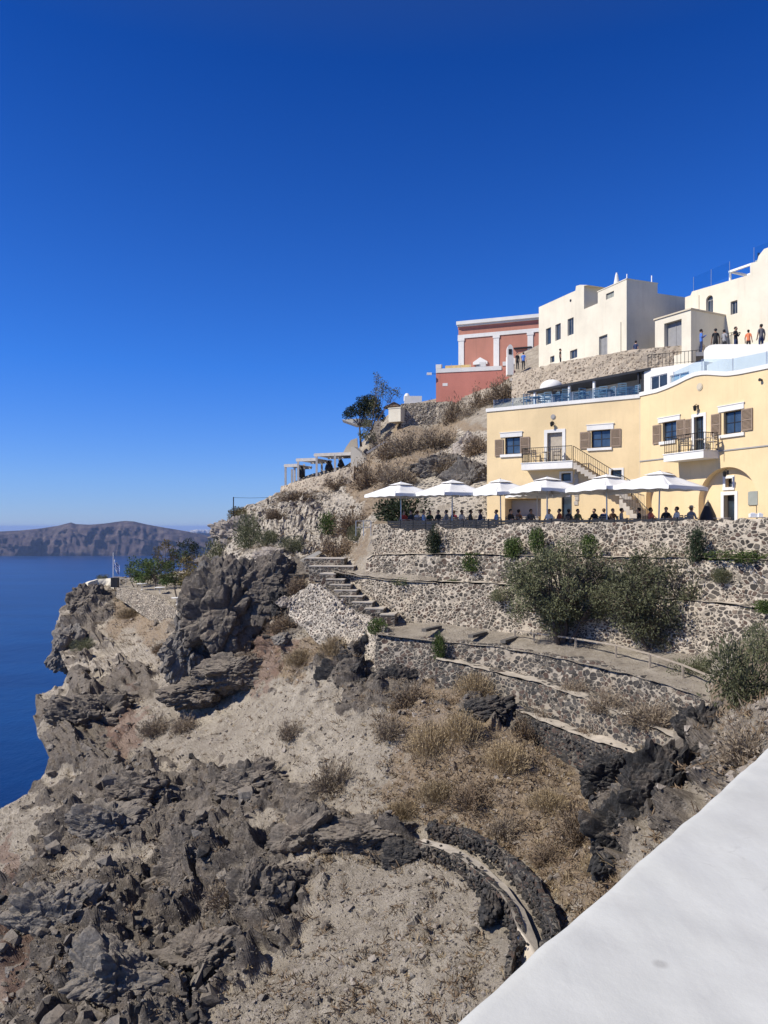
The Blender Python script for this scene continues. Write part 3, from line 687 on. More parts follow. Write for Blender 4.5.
# promenade with its tan rubble parapet
PR=[(512,375,415,77),(530,369.5,410,75),(551,364,405,72.6),(575,359,400,70.6),(600,355,395,68.6),(618,352,392,67.4),(636,349.3,390,66.3),(668,346.5,388,65),(699,344.2,386,63.7),(703,344,386,63.5)]
wall('promenade_wall','tan rubble parapet wall of the promenade under the white houses',PR,M['rubble_tan'],.5,.03,.08,seed=14)
mb=MB(); zp=14.4
poly=[pt(512,0,77.5).xy,pt(551,0,73).xy,pt(600,0,69).xy,pt(668,0,65.3).xy,pt(703,0,63.6).xy,pt(712,0,78).xy,pt(660,0,90).xy,pt(500,0,100).xy]
mb.prism([(p[0],p[1],zp-.3) for p in poly],(0,0,.3)); struct(mb.build('promenade',M['grey']))
mb=MB(); mb.prism([(p.x,p.y,13.0) for p in (pt(696,H,58.5),pt(840,H,56.6),pt(840,H,70),pt(696,H,70))],(0,0,.3)); struct(mb.build('promenade',M['grey']))

# the whitewashed parapet we lean over
d=Vector((.636,.772,0)); nrm=Vector((-.772,.636,0)); P0=Vector((.066,.93,-.6))
t=thing('parapet_wall','thick whitewashed parapet with rounded edge running along the viewpoint','parapet',P0)
mb=MB(); prof=[]
bev=.035; ww=.46
for k in range(7):
    a=k/6*math.pi/2; prof.append((-bev+bev*math.sin(a),-bev+bev*math.cos(a)))
pr=[(-ww,-1.0),(-ww,-bev)]+[(-ww+bev-bev*math.cos(k/6*math.pi/2),-bev+bev*math.sin(k/6*math.pi/2)) for k in range(1,6)]
pr+=[(-ww+bev+(ww-2*bev)*k/14,0) for k in range(15)]+prof[1:]+[(0,-.3),(0,-.8),(0,-1.6),(.1,-3),(.2,-7)]
NS=420; S0,S1=-3.0,6.5
for i in range(NS+1):
    s=S0+(S1-S0)*i/NS
    for o_,z in pr:
        b=P0+d*s+nrm*o_; b.z=P0.z+z
        ww_=.0016*noise.fractal(Vector((s*1.6,o_*2,z*2)),1,2,4)+.0035*noise.noise(Vector((s*14,o_*14,z*9)))
        ed=.005*noise.noise(Vector((s*2.3,0,5)))+.003*noise.noise(Vector((s*11,0,7)))
        b+=Vector((0,0,ww_))+nrm*(ed if o_>-.1 else 0); mb.v.append(b)
m=len(pr)
for i in range(NS):
    for k in range(m-1): mb.f.append((i*m+k,(i+1)*m+k,(i+1)*m+k+1,i*m+k+1)); mb.m.append(0)
def m_lime():
    t=NT('thick_limewash'); p=t.pos()
    a=t.noise(p,2.2,8,.7); b=t.noise(p,70,4,.7); c=t.noise(t.mapping(p,(1,1,1)),9,5,.6)
    col=t.ramp(a,[(.3,(.495,.495,.46)),(.7,(.59,.59,.555))])
    sp=t.voro(p,13); sc_=t.voro(p,13,'F1','Color'); ss=t.n('ShaderNodeSeparateColor'); t.l(sc_,ss.inputs[0])
    col=t.mix(t.math('MULTIPLY',t.math('MULTIPLY',t.ramp(sp,[(.07,1.0),(.17,0.0)]),t.ramp(ss.outputs[0],[(.89,0.0),(.91,1.0)])),.55),col,(.30,.29,.27))
    st=t.noise(t.mapping(p,(1.4,1.4,1)),2.2,8,.72)
    col=t.mix(t.ramp(st,[(.50,0.0),(.70,.45)]),col,(.43,.42,.40))
    br=t.noise(t.mapping(p,(30,6,6)),1.0,4,.6); col=t.mix(t.ramp(br,[(.45,0.0),(.7,.22)]),col,(.40,.39,.37))
    ck=t.voro(t.vmath('ADD',p,t.vmath('MULTIPLY',t.noise(p,5,4,out='Color'),(.3,.3,.3))),1.3,'DISTANCE_TO_EDGE'); col=t.mix(t.math('MULTIPLY',t.ramp(ck,[(.0,1.0),(.006,0.0)]),t.ramp(a,[(.5,0.0),(.6,.5)])),col,(.25,.24,.22))
    h=t.math('ADD',t.math('MULTIPLY',c,.45),t.math('MULTIPLY',b,.55))
    return t.out(col,.9,t.bump(h,.22,.005),.15)
mb.build('wall',m_lime(),t,smooth=True,world=True)
mb=MB(); q=P0+d*1.0-nrm*(ww+4); mb.obox((q.x,q.y,-1.65),d*6,nrm*4.1,(0,0,.05)); struct(mb.build('pavement',M['grey']))
# ------------------------------------------------------------------ building frames
class Fr:
    """a facade plane: runs from a to b (px, Y) on plan; s along it, d out of it, z up"""
    def __init__(s,a,b):
        s.o=pt(a[0],H,a[1]).xy; e=pt(b[0],H,b[1]).xy; s.u=(e-s.o).normalized(); s.n=Vector((s.u.y,-s.u.x)); s.L=(e-s.o).length
        s.rz=math.atan2(s.u.y,s.u.x)
    def P(f,s,z,d=0): q=f.o+f.u*s+f.n*d; return Vector((q.x,q.y,z))
    def s(f,px,d=0):
        k=(px-CX)/F; o=f.o+f.n*d                       # o.x+u.x s = k (o.y+u.y s)
        return (k*o.y-o.x)/(f.u.x-k*f.u.y)
    def Y(f,px,d=0): return (f.o+f.n*d+f.u*f.s(px,d)).y
    def z(f,px,py,d=0): return (H-py)/F*f.Y(px,d)
    def rect(f,x0,y0,x1,y1,d=0):
        s0,s1=f.s(x0,d),f.s(x1,d); xm=(x0+x1)/2; return s0,s1,f.z(xm,y1,d),f.z(xm,y0,d)
    def box(f,mb,s0,s1,z0,z1,d0,d1,mi=0):
        c=f.P((s0+s1)/2,(z0+z1)/2,(d0+d1)/2); mb.obox(c,Vector((*f.u,0))*((s1-s0)/2),Vector((*f.n,0))*((d1-d0)/2),(0,0,(z1-z0)/2),mi)
def boolean(o,cut):
    """subtract the mesh CUT from object O and keep the result as O's own mesh"""
    c=bpy.data.objects.new('cutter',cut); COL.objects.link(c); c.matrix_world=Matrix.Identity(4)
    m=o.modifiers.new('b','BOOLEAN'); m.operation='DIFFERENCE'; m.object=c; m.solver='EXACT'
    dg=bpy.context.evaluated_depsgraph_get(); dg.update()
    nm=bpy.data.meshes.new_from_object(o.evaluated_get(dg)); o.modifiers.clear(); o.data=nm; bpy.data.objects.remove(c)
def one(mb,name,mat,parent,**k): return mb.build(name,mat,parent,world=True,**k)

def window(fr,root,op,cut,mat_f,mat_g,rec=.22,mull=1,trans=0,name='window',sill=None,frame_w=.07,label=None):
    """op = s0,s1,z0,z1 of the opening, recessed REC into the wall"""
    s0,s1,z0,z1=op
    fr.box(cut,s0,s1,z0,z1,-rec,.9)
    w=MB(); f=frame_w; d0,d1=-rec+.01,-rec+.07
    fr.box(w,s0+.003,s0+f,z0+.003,z1-.003,d0,d1); fr.box(w,s1-f,s1-.003,z0+.003,z1-.003,d0,d1)
    fr.box(w,s0+f,s1-f,z1-f,z1-.003,d0,d1); fr.box(w,s0+f,s1-f,z0+.003,z0+f,d0,d1)
    for i in range(mull):
        c=s0+(s1-s0)*(i+1)/(mull+1); fr.box(w,c-.025,c+.025,z0+f,z1-f,d0+.003,d1-.003)
    for i in range(trans):
        c=z0+(z1-z0)*(i+1)/(trans+1); fr.box(w,s0+f,s1-f,c-.02,c+.02,d0+.006,d1-.006)
    o=one(w,name,mat_f,root)
    g=MB(); fr.box(g,s0+f*.6,s1-f*.6,z0+f*.6,z1-f*.6,d0+.015,d0+.03); one(g,'pane',mat_g,o)
    return o
def surround(fr,parent,op,mat,w=.14,d=.05,bottom=True,top_extra=.0,name='surround'):
    s0,s1,z0,z1=op; m=MB()
    fr.box(m,s0-w,s0,z0,z1,-.05,d); fr.box(m,s1,s1+w,z0,z1,-.05,d); fr.box(m,s0-w-top_extra,s1+w+top_extra,z1,z1+w,-.05,d+.004)
    if bottom: fr.box(m,s0-w-top_extra,s1+w+top_extra,z0-w,z0,-.05,d+.03)
    return one(m,name,mat,parent)
def head_sill(fr,parent,hd,sl,mat):
    m=MB(); fr.box(m,*hd,-.05,.06); fr.box(m,hd[0]-.05,hd[1]+.05,hd[3],hd[3]+.05,-.05,.09); one(m,'lintel',mat,parent)
    m=MB(); fr.box(m,*sl,-.05,.10); one(m,'sill',mat,parent)
def shutter(fr,root,op,mat):
    s0,s1,z0,z1=op; m=MB(); d0,d1=.03,.075; f=.07
    fr.box(m,s0,s0+f,z0,z1,d0,d1); fr.box(m,s1-f,s1,z0,z1,d0,d1)
    for c in (z0,z0+(z1-z0)*.5-f/2,z1-f): fr.box(m,s0+f,s1-f,c,c+f,d0+.002,d1-.002)
    n=int((z1-z0)/.07)
    for i in range(n):
        z=z0+f+(z1-z0-2*f)*(i+.5)/n
        c=fr.P((s0+s1)/2,z,(d0+d1)/2); m.obox(c,Vector((*fr.u,0))*((s1-s0)/2-f),Vector((*fr.n,0))*.022+Vector((0,0,-.024)),Vector((*fr.n,0))*.003+Vector((0,0,.004)))
    return one(m,'shutter',mat,root)
def railing(fr,root,pts,mat,h=.95,step=.13,name='railing',post=.012):
    """pts: (s,d,z) corners of the run along its foot"""
    m=MB(); P=[fr.P(s,z,d) for s,d,z in pts]
    for i in range(len(P)-1):
        a,b=P[i],P[i+1]; m.tube([a+Vector((0,0,h)),b+Vector((0,0,h))],.024,6); m.tube([a+Vector((0,0,.1)),b+Vector((0,0,.1))],.014,5)
        n=max(1,int((b-a).length/step))
        for k in range(n+1):
            q=a.lerp(b,k/n); r=post*(1.9 if k in(0,n) else 1); m.tube([q,q+Vector((0,0,h))],r,5)
    return one(m,name,mat,root)
def lamp(fr,root,px,py,mat):
    s,z=fr.s(px),fr.z(px,py); m=MB(); fr.box(m,s-.06,s+.06,z-.02,z+.2,0,.03)
    m.tube([fr.P(s,z+.15,.02),fr.P(s,z+.25,.15),fr.P(s,z+.17,.25)],.015,5)
    m.lathe(fr.P(s,z-.16,.25),[(0,0),(.05,0),(.09,.06),(.11,.24),(.13,.26),(.03,.34),(0,.36)],8); return one(m,'wall_lamp',mat,root)

# ================================================================== the ochre house
LF=Fr((487,55),(640,49)); RF=Fr((640,49),(768,40.2))
ZB=-.6; ZL=8.22
yh=thing('ochre_house','two-storey ochre yellow house with white trim, taupe shutters and arched niches above the umbrellas','house',LF.P(0,ZB),LF.rz)
Lr=LF.L; sE=RF.L+4.5
A0=LF.P(0,0); B0=RF.P(0,0); C0=RF.P(sE,0); back=Vector((*((LF.n+RF.n)*.5).normalized(),0))*-9
foot=[A0,B0,C0,C0+back,B0+back*1.05,A0+back]
mb=MB(); mb.prism([(p.x,p.y,ZB-1.2) for p in foot],(0,0,ZL-.12-ZB+1.2))
body=one(mb,'wall',M['yellow'],yh)
# roofline: level on one side, an ogee hump on the other
pf=[(618,399),(640,396.3),(657,392.6),(667,389),(677,384.6),(687,379.5),(696,375.9),(705,374.6),(716,375.3),(727,376),(740,374.3),(768,368.6)]
def rtop(s):
    xs=[RF.s(a) for a,b in pf if a>=640]; zs=[RF.z(a,b) for a,b in pf if a>=640]
    return float(np.interp(s,xs,zs))
mb=MB(); cop=MB()
LF.box(mb,0,Lr,ZL-.12,ZL,-.4,-.002); LF.box(cop,-.06,Lr,ZL,ZL+.24,-.45,.07)
ns=46
for i in range(ns):
    s0,s1=sE*i/ns,sE*(i+1)/ns; z0,z1=rtop(s0),rtop(s1)
    for m,za,zb_,d0,d1 in ((mb,ZL-.12,0,-.4,-.002),(cop,0,.24,-.45,.07)):
        if m is mb: zz=[za,za,z0,z1]
        else: zz=[z0,z1,z0+.24,z1+.24]
        q=[RF.P(s0,zz[0],d0),RF.P(s1,zz[1],d0),RF.P(s1,zz[1],d1),RF.P(s0,zz[0],d1),RF.P(s0,zz[2],d0),RF.P(s1,zz[3],d0),RF.P(s1,zz[3],d1),RF.P(s0,zz[2],d1)]
        m.add(q,[(0,1,2,3),(4,7,6,5),(3,2,6,7),(0,4,5,1)]+([(0,3,7,4)] if i==0 else [])+([(1,5,6,2)] if i==ns-1 else []))
one(mb,'parapet',M['yellow'],yh); one(cop,'coping',M['white'],yh)
cut=MB()
def Lr_(*r): return LF.rect(*r)
def Rr_(*r): return RF.rect(*r)
# windows and doors, upper floor
for fr,op,hd,sl,sh in ((LF,(505,437,520,454),(500.5,432.6,522.3,437),(500.5,454.2,522,457),[(495.2,439.6,503.4,456.4),(520.4,437,529.8,453.6)]),
    (LF,(591.3,430,610.4,447.5),(587,424.6,613.6,429.8),(587.5,447.8,612,450.4),[(580.2,432,590,448.8),(610.9,428.8,621,446.6)]),
    (RF,(662.6,421.6,677,440.8),(658.6,417,680.4,421.4),(660,441,676,444),[(653.4,425,661.4,444),(677.3,419.6,685.3,438.8)]),
    (RF,(723.6,411,741.2,433.4),(718.8,405,744.4,410.6),(720,433.8,745,437),[(711.8,414,721.3,435),(742.2,408.6,753.2,430.6)])):
    w=window(fr,yh,fr.rect(*op),cut,M['dark'],M['glassblue'],mull=1,trans=1 if op[0]>600 else 1)
    head_sill(fr,w,fr.rect(*hd),fr.rect(*sl),M['white'])
    for r in sh: shutter(fr,yh,fr.rect(*r),M['shutter'])
shutter(RF,yh,RF.rect(685.5,419.2,692.3,437),M['shutter'])
d1=Lr_(547.4,432.6,562.4,464.5); w=window(LF,yh,d1,cut,M['doorgrey'],M['doorwood'],mull=0,trans=1,name='door'); surround(LF,w,d1,M['white'],.22,.05,False)
d2=Rr_(694.4,416.6,704,452.5); w=window(RF,yh,d2,cut,M['dark'],M['glass'],mull=1,trans=2,name='door'); surround(RF,w,d2,M['white'],.18,.05,False)
# small openings, ground floor
for fr,op in ((LF,(561.4,473.2,571,481)),(LF,(611,470,621.8,479)),(LF,(629,481.4,633.4,486))):
    r=fr.rect(*op); w=window(fr,yh,r,cut,M['dark'],M['glass'],mull=0); surround(fr,w,r,M['white'],.13,.04)
NF=Fr((640,49),(768,40.2)); NF.o=RF.o-RF.n*.42
r=NF.rect(725.6,478.4,732.6,487.2); w=window(NF,yh,r,cut,M['dark'],M['glass'],mull=0,rec=.3); surround(NF,w,r,M['white'],.16,.04)
LD=LF.rect(561.6,494,571.8,527)
w=window(LF,yh,(LD[0],LD[1],ZB+.02,LD[3]),cut,M['dark'],M['glass'],mull=0,trans=1,name='door')
RD=NF.rect(724,495,735,527)
w=window(NF,yh,(RD[0],RD[1],ZB+.02,RD[3]),cut,M['dark'],M['glass'],mull=0,rec=.35,name='door'); surround(NF,w,(RD[0],RD[1],ZB+.02,RD[3]),M['white'],.2,.04,False)
# arched niches
def arch(fr,x0,x1,ycrown,rec,yspring):
    s0,s1=fr.s(x0),fr.s(x1); c=(s0+s1)/2; rx=(s1-s0)/2; zc=fr.z((x0+x1)/2,ycrown); zs=fr.z((x0+x1)/2,yspring)
    poly=[fr.P(s0,ZB+.012,-rec),fr.P(s1,ZB+.012,-rec)]+[fr.P(c+rx*math.cos(a),zs+(zc-zs)*math.sin(a),-rec) for a in [math.pi*k/26 for k in range(27)]]
    m=MB(); m.prism(poly,Vector((*fr.n,0))*(rec+.3)); return m
ar=[arch(RF,698.6,757,467,.42,500),arch(LF if False else RF,646,684,472,.42,497)]
# dining alcove behind the umbrellas
al=MB(); s0,s1=LF.s(505),LF.s(541); LF.box(al,s0,s1,ZB+.014,2.0,-1.2,.3)
for m in ar+[al]: boolean(body,m.mesh('cut',M['yellow']))
boolean(body,cut.mesh('cut',M['yellow']))
m=MB(); LF.box(m,s0+.02,s1-.02,ZB+.02,1.9,-1.19,-1.1); one(m,'alcove_panel',M['grey'],yh)
# string course, joint, quoins, plaque, meter doors, lamps
for a,b in ((633.6,665.8),(718.6,800)):
    m=MB(); fr=RF; s0=max(.01,fr.s(a)); s1=min(fr.s(b),sE-.05); z0=fr.z(max(a,641),461.2 if a<700 else 451.2); fr.box(m,s0,s1,z0-.035,z0+.035,-.02,.05); one(m,'string_course',M['grey'],yh)
m=MB(); RF.box(m,-.02,.02,ZB,ZL-.1,-.03,.012); one(m,'corner_joint',M['beige'],yh)
m=MB()
for i in range(9):
    z=LF.z(576.5,487)-1.2+i*.3; a=LF.s(574.3)+(.06 if i%2 else 0); LF.box(m,a,LF.s(578.8)-(.05 if i%3==0 else 0),z,z+.27,-.03,.05)
one(m,'quoin',M['slab'],yh)
for fr,px,py,r in ((RF,700,386.8,.22),(LF,553.2,416.8,.17)):
    m=MB(); c=fr.P(fr.s(px),fr.z(px,py),0); n3=Vector((*fr.n,0)); m.tube([c-n3*.03,c+n3*.04],r,20); m.tube([c+n3*.04,c+n3*.06],r*.72,20); one(m,'plaque',M['beige'] if px>600 else M['grey'],yh)
m=MB(); r=RF.rect(743.4,491.4,757.6,505); RF.box(m,*r,-.40,-.36); RF.box(m,r[0],(r[0]+r[1])/2-.02,r[2]+.03,r[3]-.03,-.36,-.34); RF.box(m,(r[0]+r[1])/2+.02,r[1],r[2]+.03,r[3]-.03,-.36,-.34)
RF.box(m,RF.s(750),RF.s(757.6)+.02,r[2],r[3],-.02,.03); one(m,'meter_cabinet',M['metergrey'],yh)
lamp(LF,yh,553,424.6,M['iron']); lamp(RF,yh,698.2,408.5,M['iron']); lamp(RF,yh,728,474,M['iron'])
m=MB(); c=RF.P(RF.s(762),RF.z(762,380),0); n3=Vector((*RF.n,0)); m.tube([c,c+n3*.18],[.05,.09],8); one(m,'spotlight',M['dark'],yh)
# balconies
def balcony(fr,x0,x1,ytop,ybot,dep):
    s0,s1=fr.s(x0),fr.s(x1); z1=fr.z((x0+x1)/2,ytop); z0=fr.z((x0+x1)/2,ybot); m=MB(); fr.box(m,s0,s1,z0,z1,-.05,dep); fr.box(m,s0-.04,s1+.04,z1,z1+.05,-.03,dep+.04)
    o=one(m,'balcony',M['white'],yh); return o,s0,s1,z1+.05
o,s0,s1,zt=balcony(LF,527.5,578,463.5,470,1.05); zbal=zt; railing(LF,o,[(s0+.05,.05,zt),(s0+.05,1.0,zt),(s1-.05,1.0,zt)],M['iron'],.98)
o,s0,s1,zt2=balcony(RF,678.5,719,453.5,460.5,1.15); railing(RF,o,[(s0+.05,.05,zt2),(s0+.05,1.1,zt2),(s1-.05,1.1,zt2),(s1-.05,.05,zt2)],M['iron'],.98)
# outside stair from the first balcony
sa=LF.s(578.5); sb=LF.s(636); za=zt; zb_=LF.z(636,497); n=15; m=MB()
for i in range(n):
    a=sa+(sb-sa)*i/n; b=sa+(sb-sa)*(i+1)/n; z=za-(za-zb_)*(i+1)/n; LF.box(m,a,b,z-.42,z,.003,1.0)
st=one(m,'outside_stair',M['slab'],yh); railing(LF,st,[(sa,.95,za),(sb,.95,zb_)],M['iron'],.95,.17)
sc2=RF.s(642); m=MB(); zb2=ZB; n=11
for i in range(n):
    a=.3+(3.4)*i/n; b=.3+3.4*(i+1)/n; z=zb_-(zb_-zb2)*(i+1)/n; RF.box(m,a,b,max(ZB,z-.5),z+.03,.9,1.9)
st2=one(m,'outside_stair',M['slab'],yh); railing(RF,st2,[(.3,1.85,zb_),(3.7,1.85,zb2)],M['iron'],.95,.17)

# ---- roof terrace: floor, canopy, kiosk, white vault, glass rail (all fixed to the house)
def zone_poly(): return [LF.P(.4,0,-.45),LF.P(Lr,0,-.45),RF.P(sE,0,-.45),C0+back,B0+back,A0+back]
m=MB(); m.prism([(p.x,p.y,ZL-.118) for p in zone_poly()],(0,0,.35)); one(m,'roof_terrace',M['grey'],yh)
ZR=ZL+.233
CF=Fr((527,60.6),(650,51.6)); zc=10.55
can=MB(); CF.box(can,0,CF.L,zc,zc+.16,-2.6,0); canopy=one(can,'canopy',M['dark'],yh)
for px in (533,567.5,592.3): s=CF.s(px); q=MB(); CF.box(q,s-.08,s+.08,ZR,zc,-.3,-.14); one(q,'canopy_post',M['whitepaint'],canopy)
for px in (636.5,641): s=CF.s(px); q=MB(); CF.box(q,s-.06,s+.06,ZR,zc,-.3,-.18); one(q,'canopy_post',M['dark'],canopy)
q=MB(); CF.box(q,.6,CF.L-4.0,ZR,zc-.01,-2.5,-2.3); one(q,'canopy_wall',M['white'],canopy)
q=MB(); CF.box(q,CF.L-4.0,CF.L,ZR,zc-.01,-2.5,-2.3); one(q,'canopy_wall',M['grey'],canopy)
# white dome poking up behind the canopy
q=MB(); c=pt(551.5,388,66); rr=11.5*66/F; q.lathe((c.x,c.y,c.z-1.6),[(rr,0),(rr,1.6)]+[(rr*math.cos(a),1.6+rr*.72*math.sin(a)) for a in [math.pi/2*k/10 for k in range(1,11)]],28); 
dm=one(q,'dome',M['white'],None,smooth=True); recentre(dm,(c.x,c.y,c.z-1.6)); tag(dm,'small whitewashed dome rising behind the dark roof canopy','dome')
KF=Fr((644,52.2),(704,47.6)); kz0=KF.z(644,369.5); kz1=KF.z(703,361.5)
q=MB(); a=[KF.P(0,ZR),KF.P(KF.L,ZR),KF.P(KF.L,kz1),KF.P(0,kz0)]; q.prism(a,Vector((*KF.n,0))*-3.4); kk=one(q,'kiosk',M['white'],yh)
kc=MB(); r1=KF.rect(650.6,375,667.2,389); r2=KF.rect(670,373.6,689,386.5)
for r in (r1,r2): window(KF,kk,r,kc,M['whitepaint'],M['glass'] if r is r1 else M['clear'],mull=1,rec=.12,frame_w=.05)
boolean(kk,kc.mesh('cut',M['white']))
# white vault-backed wall at the end of the roof
VF=Fr((703.8,49),(768,42.6)); vz=VF.z(713,344.4); s9=VF.s(768)+4.2; q=MB()
prf=[VF.P(0,ZR),VF.P(s9,ZR),VF.P(s9,vz-.6)]
for px,py in ((768,344.6),(750,344.3),(730,344.2),(714,344.4),(709,345.6),(705.6,348)): prf.append(VF.P(VF.s(px),VF.z(px,py)))
prf.append(VF.P(0,VF.z(703.8,351))); q.prism(prf,Vector((*VF.n,0))*-5.5); vw=one(q,'vault_wall',M['white'],yh)
q=MB(); a=[VF.P(.3,ZR),VF.P(s9,ZR),VF.P(s9,VF.z(768,351)+.3),VF.P(.3,VF.z(706,368.5))]
q.prism(a,Vector((*VF.n,0))*.55); one(q,'sloping_ledge',M['white'],vw)
# glass balustrades above the coping
gl=MB()
def glassrun(fr,a,b,ztf,h,d=-.3,step=1.5,post=True):
    g=MB(); p=[]; n=max(1,round((b-a)/step))
    for i in range(n):
        s0,s1=a+(b-a)*i/n,a+(b-a)*(i+1)/n; z0,z1=ztf(s0),ztf(s1)
        q=[fr.P(s0+.03,z0,d),fr.P(s1-.03,z1,d),fr.P(s1-.03,z1+h,d),fr.P(s0+.03,z0+h,d)]; g.prism(q,Vector((*fr.n,0))*.015)
    for i in range(n+1):
        s0=a+(b-a)*i/n; x=MB(); p.append(x); x.tube([fr.P(s0,ztf(s0)-.1,d),fr.P(s0,ztf(s0)+h+.02,d)],.022,6)
    return g,p
g,p=glassrun(LF,.4,Lr-.2,lambda s:ZL+.25,.62); o=one(g,'glass_balustrade',M['clear'],yh); [one(x,'baluster',M['steel'],o) for x in p]
g,p=glassrun(RF,2.6,sE-.4,lambda s:rtop(s)+.25,.72,step=2.2); o=one(g,'glass_balustrade',M['clear'],yh); [one(x,'baluster',M['steel'],o) for x in p]

# ================================================================== salmon mansion
S1=Fr((436,88.5),(514,86.5)); S2=Fr((458.4,95.5),(545,91.8))
sm=thing('salmon_mansion','salmon-red neoclassical mansion with white pilasters and cornice high on the hill','house',S1.P(0,12),S1.rz)
q=MB(); z1=S1.z(436,373); S1.box(q,0,S1.L,10,z1,-9,0); base=one(q,'base_wall',M['salmon'],sm)
q=MB(); zb1=S1.z(470,362.5); S1.box(q,0,S1.L-1.4,z1-.0,zb1-.55,-9,.06); S1.box(q,-.02,.62,zb1-.551,zb1-.06,-.6,.07); S1.box(q,5.1,5.7,zb1-.551,zb1-.02,-.6,.07); S1.box(q,7.6,8.1,zb1-.551,zb1-.1,-.6,.07)
one(q,'parapet',M['white'],sm)
g,p=glassrun(S1,.7,5.0,lambda s:zb1-.53,.5,d=-.1,step=1.1); [one(x,'railing_post',M['steel'],sm) for x in p]
q=MB(); S1.box(q,.9,3.9,zb1-.55,zb1+.0,-1.2,-1.1); one(q,'awning_screen',m_simple('straw_screen',(.62,.45,.2),.9,.15,6,.2),sm)
zt=S2.z(459,322.3); zlow=z1-.5
q=MB(); S2.box(q,0,S2.L,zlow,zt-.9,-9,0); up=one(q,'wall',M['salmon_dull'],sm)
q=MB(); S2.box(q,-.15,S2.L,zt-.42,zt,-9.1,.5); S2.box(q,-.08,S2.L,zt-.62,zt-.42,-9.05,.28); one(q,'cornice',M['white'],sm)
q=MB(); S2.box(q,-.05,S2.L,zt-.9,zt-.62,-9.02,.05); one(q,'frieze',M['salmon'],sm)
q=MB(); za=S2.z(500,331.6); zb3=S2.z(500,335.3); S2.box(q,-.06,S2.L,zb3,za,-.2,.10); one(q,'architrave',M['white'],sm)
for a,b in ((458.6,464),(493.6,499.2),(527.6,533.2)):
    q=MB(); s0,s1=S2.s(a),S2.s(b); S2.box(q,s0,s1,zlow,zb3,-.2,.085); S2.box(q,s0-.08,s1+.08,zb3-.3,zb3-.002,-.2,.13); one(q,'pilaster',M['white'],sm)
for px in (480.5,513):
    s=S2.s(px); z=S2.z(px,362); q=MB(); q.prism([S2.P(s-.9,z-.3,0),S2.P(s+.9,z-.3,0),S2.P(s+.9,z,0),S2.P(s,z+.55,0),S2.P(s-.9,z,0)],Vector((*S2.n,0))*.2); pd=one(q,'pediment',M['white'],sm)
    q=MB(); S2.box(q,s-.55,s+.55,zlow,z-.3,-.1,.05); one(q,'door',M['doorgrey'],pd)
q=MB(); S2.box(q,S2.s(514),S2.s(532),S2.z(520,349),S2.z(520,347.6),0,.25); one(q,'wire_shelf',M['iron'],sm)
q=MB(); r=S1.rect(442.6,383.2,447.6,386); S1.box(q,*r,-.02,.02); one(q,'wall_plate',M['white'],sm)
# shrine-like belfry on the corner
q=MB(); c=pt(509.8,362,84.5); hw=3.1*84.5/F
q.box(c.x-hw,c.x+hw,c.y-.5,c.y+.5,c.z-1.5,c.z+.6); q.prism([(c.x-hw*.95,c.y-.3,c.z+.6),(c.x+hw*.95,c.y-.3,c.z+.6)]+[(c.x+hw*.95*math.cos(a),c.y-.3,c.z+1.25+.62*math.sin(a)) for a in [math.pi*k/12 for k in range(13)]],(0,.6,0))
bf=q.build('belfry',M['white']); recentre(bf,c-Vector((0,0,1.5))); tag(bf,'tiny whitewashed arched belfry at the corner of the salmon mansion','belfry')
q=MB(); q.box(c.x-hw*.5,c.x+hw*.5,c.y-.34,c.y-.29,c.z+.75,c.z+1.35); q.build('niche',M['dark'],bf,world=True)

# ================================================================== white houses along the promenade
WF=Fr((538.8,82),(626.6,69))
wh=thing('white_house','large cream-white cubic house with stepped blocks and a slender chimney above the promenade','house',WF.P(0,13),WF.rz)
zl=WF.z(584,309.2); zL=23.45; sT0=WF.s(597.8); sT1=WF.L; sB=WF.s(584)
ind=WF.n*-1
q=MB(); WF.box(q,0,sT1,11,zl,-3.3,0); b1=one(q,'wall',M['cream'],wh)
q=MB(); a=[WF.P(0,zl-.001),WF.P(sB,zl-.001),WF.P(sB,zL)]+[WF.P(WF.s(px),WF.z(px,py)) for px,py in ((592,286.2),(588,285),(580,284.8),(576,286))][1:]+[WF.P(WF.s(575.4),WF.z(575.4,290.6)),WF.P(0,WF.z(538.8,307.2))]
a=[p for p in a]; q.prism([p+Vector((*WF.n,0))*-.002 for p in a],Vector((*WF.n,0))*-4.6); one(q,'upper_block',M['cream'],wh)
zT=WF.z(626.6,279.2); q=MB(); WF.box(q,sT0,sT1-.001,zl-.3,zT,-3.5,-.003); WF.box(q,sT0-.05,sT1+.04,zT,zT+.08,-3.55,.04); one(q,'tower',M['cream'],wh)
q=MB(); WF.box(q,WF.s(596),sT1-.01,11,zl+.2,-9,-3.2); one(q,'rear_wing',M['cream'],wh)
kc=MB()
ops=[(545.9,328,551,344.4),(555.4,323.9,560.7,340),(567.6,318.2,573.6,335),(550.2,356,554.4,362.4),(570,349.8,577.2,358.4)]
for op in ops: window(WF,wh,WF.rect(*op),kc,M['doorgrey'],M['glass'],mull=1 if op[2]-op[0]>5.3 else 0,rec=.2)
r=WF.rect(599,335.4,607.4,358); window(WF,wh,(r[0],r[1],15.0,r[3]),kc,M['doorgrey'],M['doorgrey'],mull=1,name='door',rec=.25)
boolean(b1,kc.mesh('cut',M['cream']))
kc=MB(); r=WF.rect(606,292.3,613.9,303.6); tw=[c for c in wh.children if c.name.startswith('tower')][0]
window(WF,wh,r,kc,M['doorgrey'],M['metergrey'],mull=1,trans=1,rec=.18); boolean(tw,kc.mesh('cut',M['cream']))
q=MB(); c=WF.P(WF.s(609.6),zT+.05,-.8); q.tube([c,c+Vector((0,0,.25)),c+Vector((0,0,1.1)),c+Vector((0,0,1.35))],[.32,.28,.13,.06],10); one(q,'chimney',M['white'],wh)
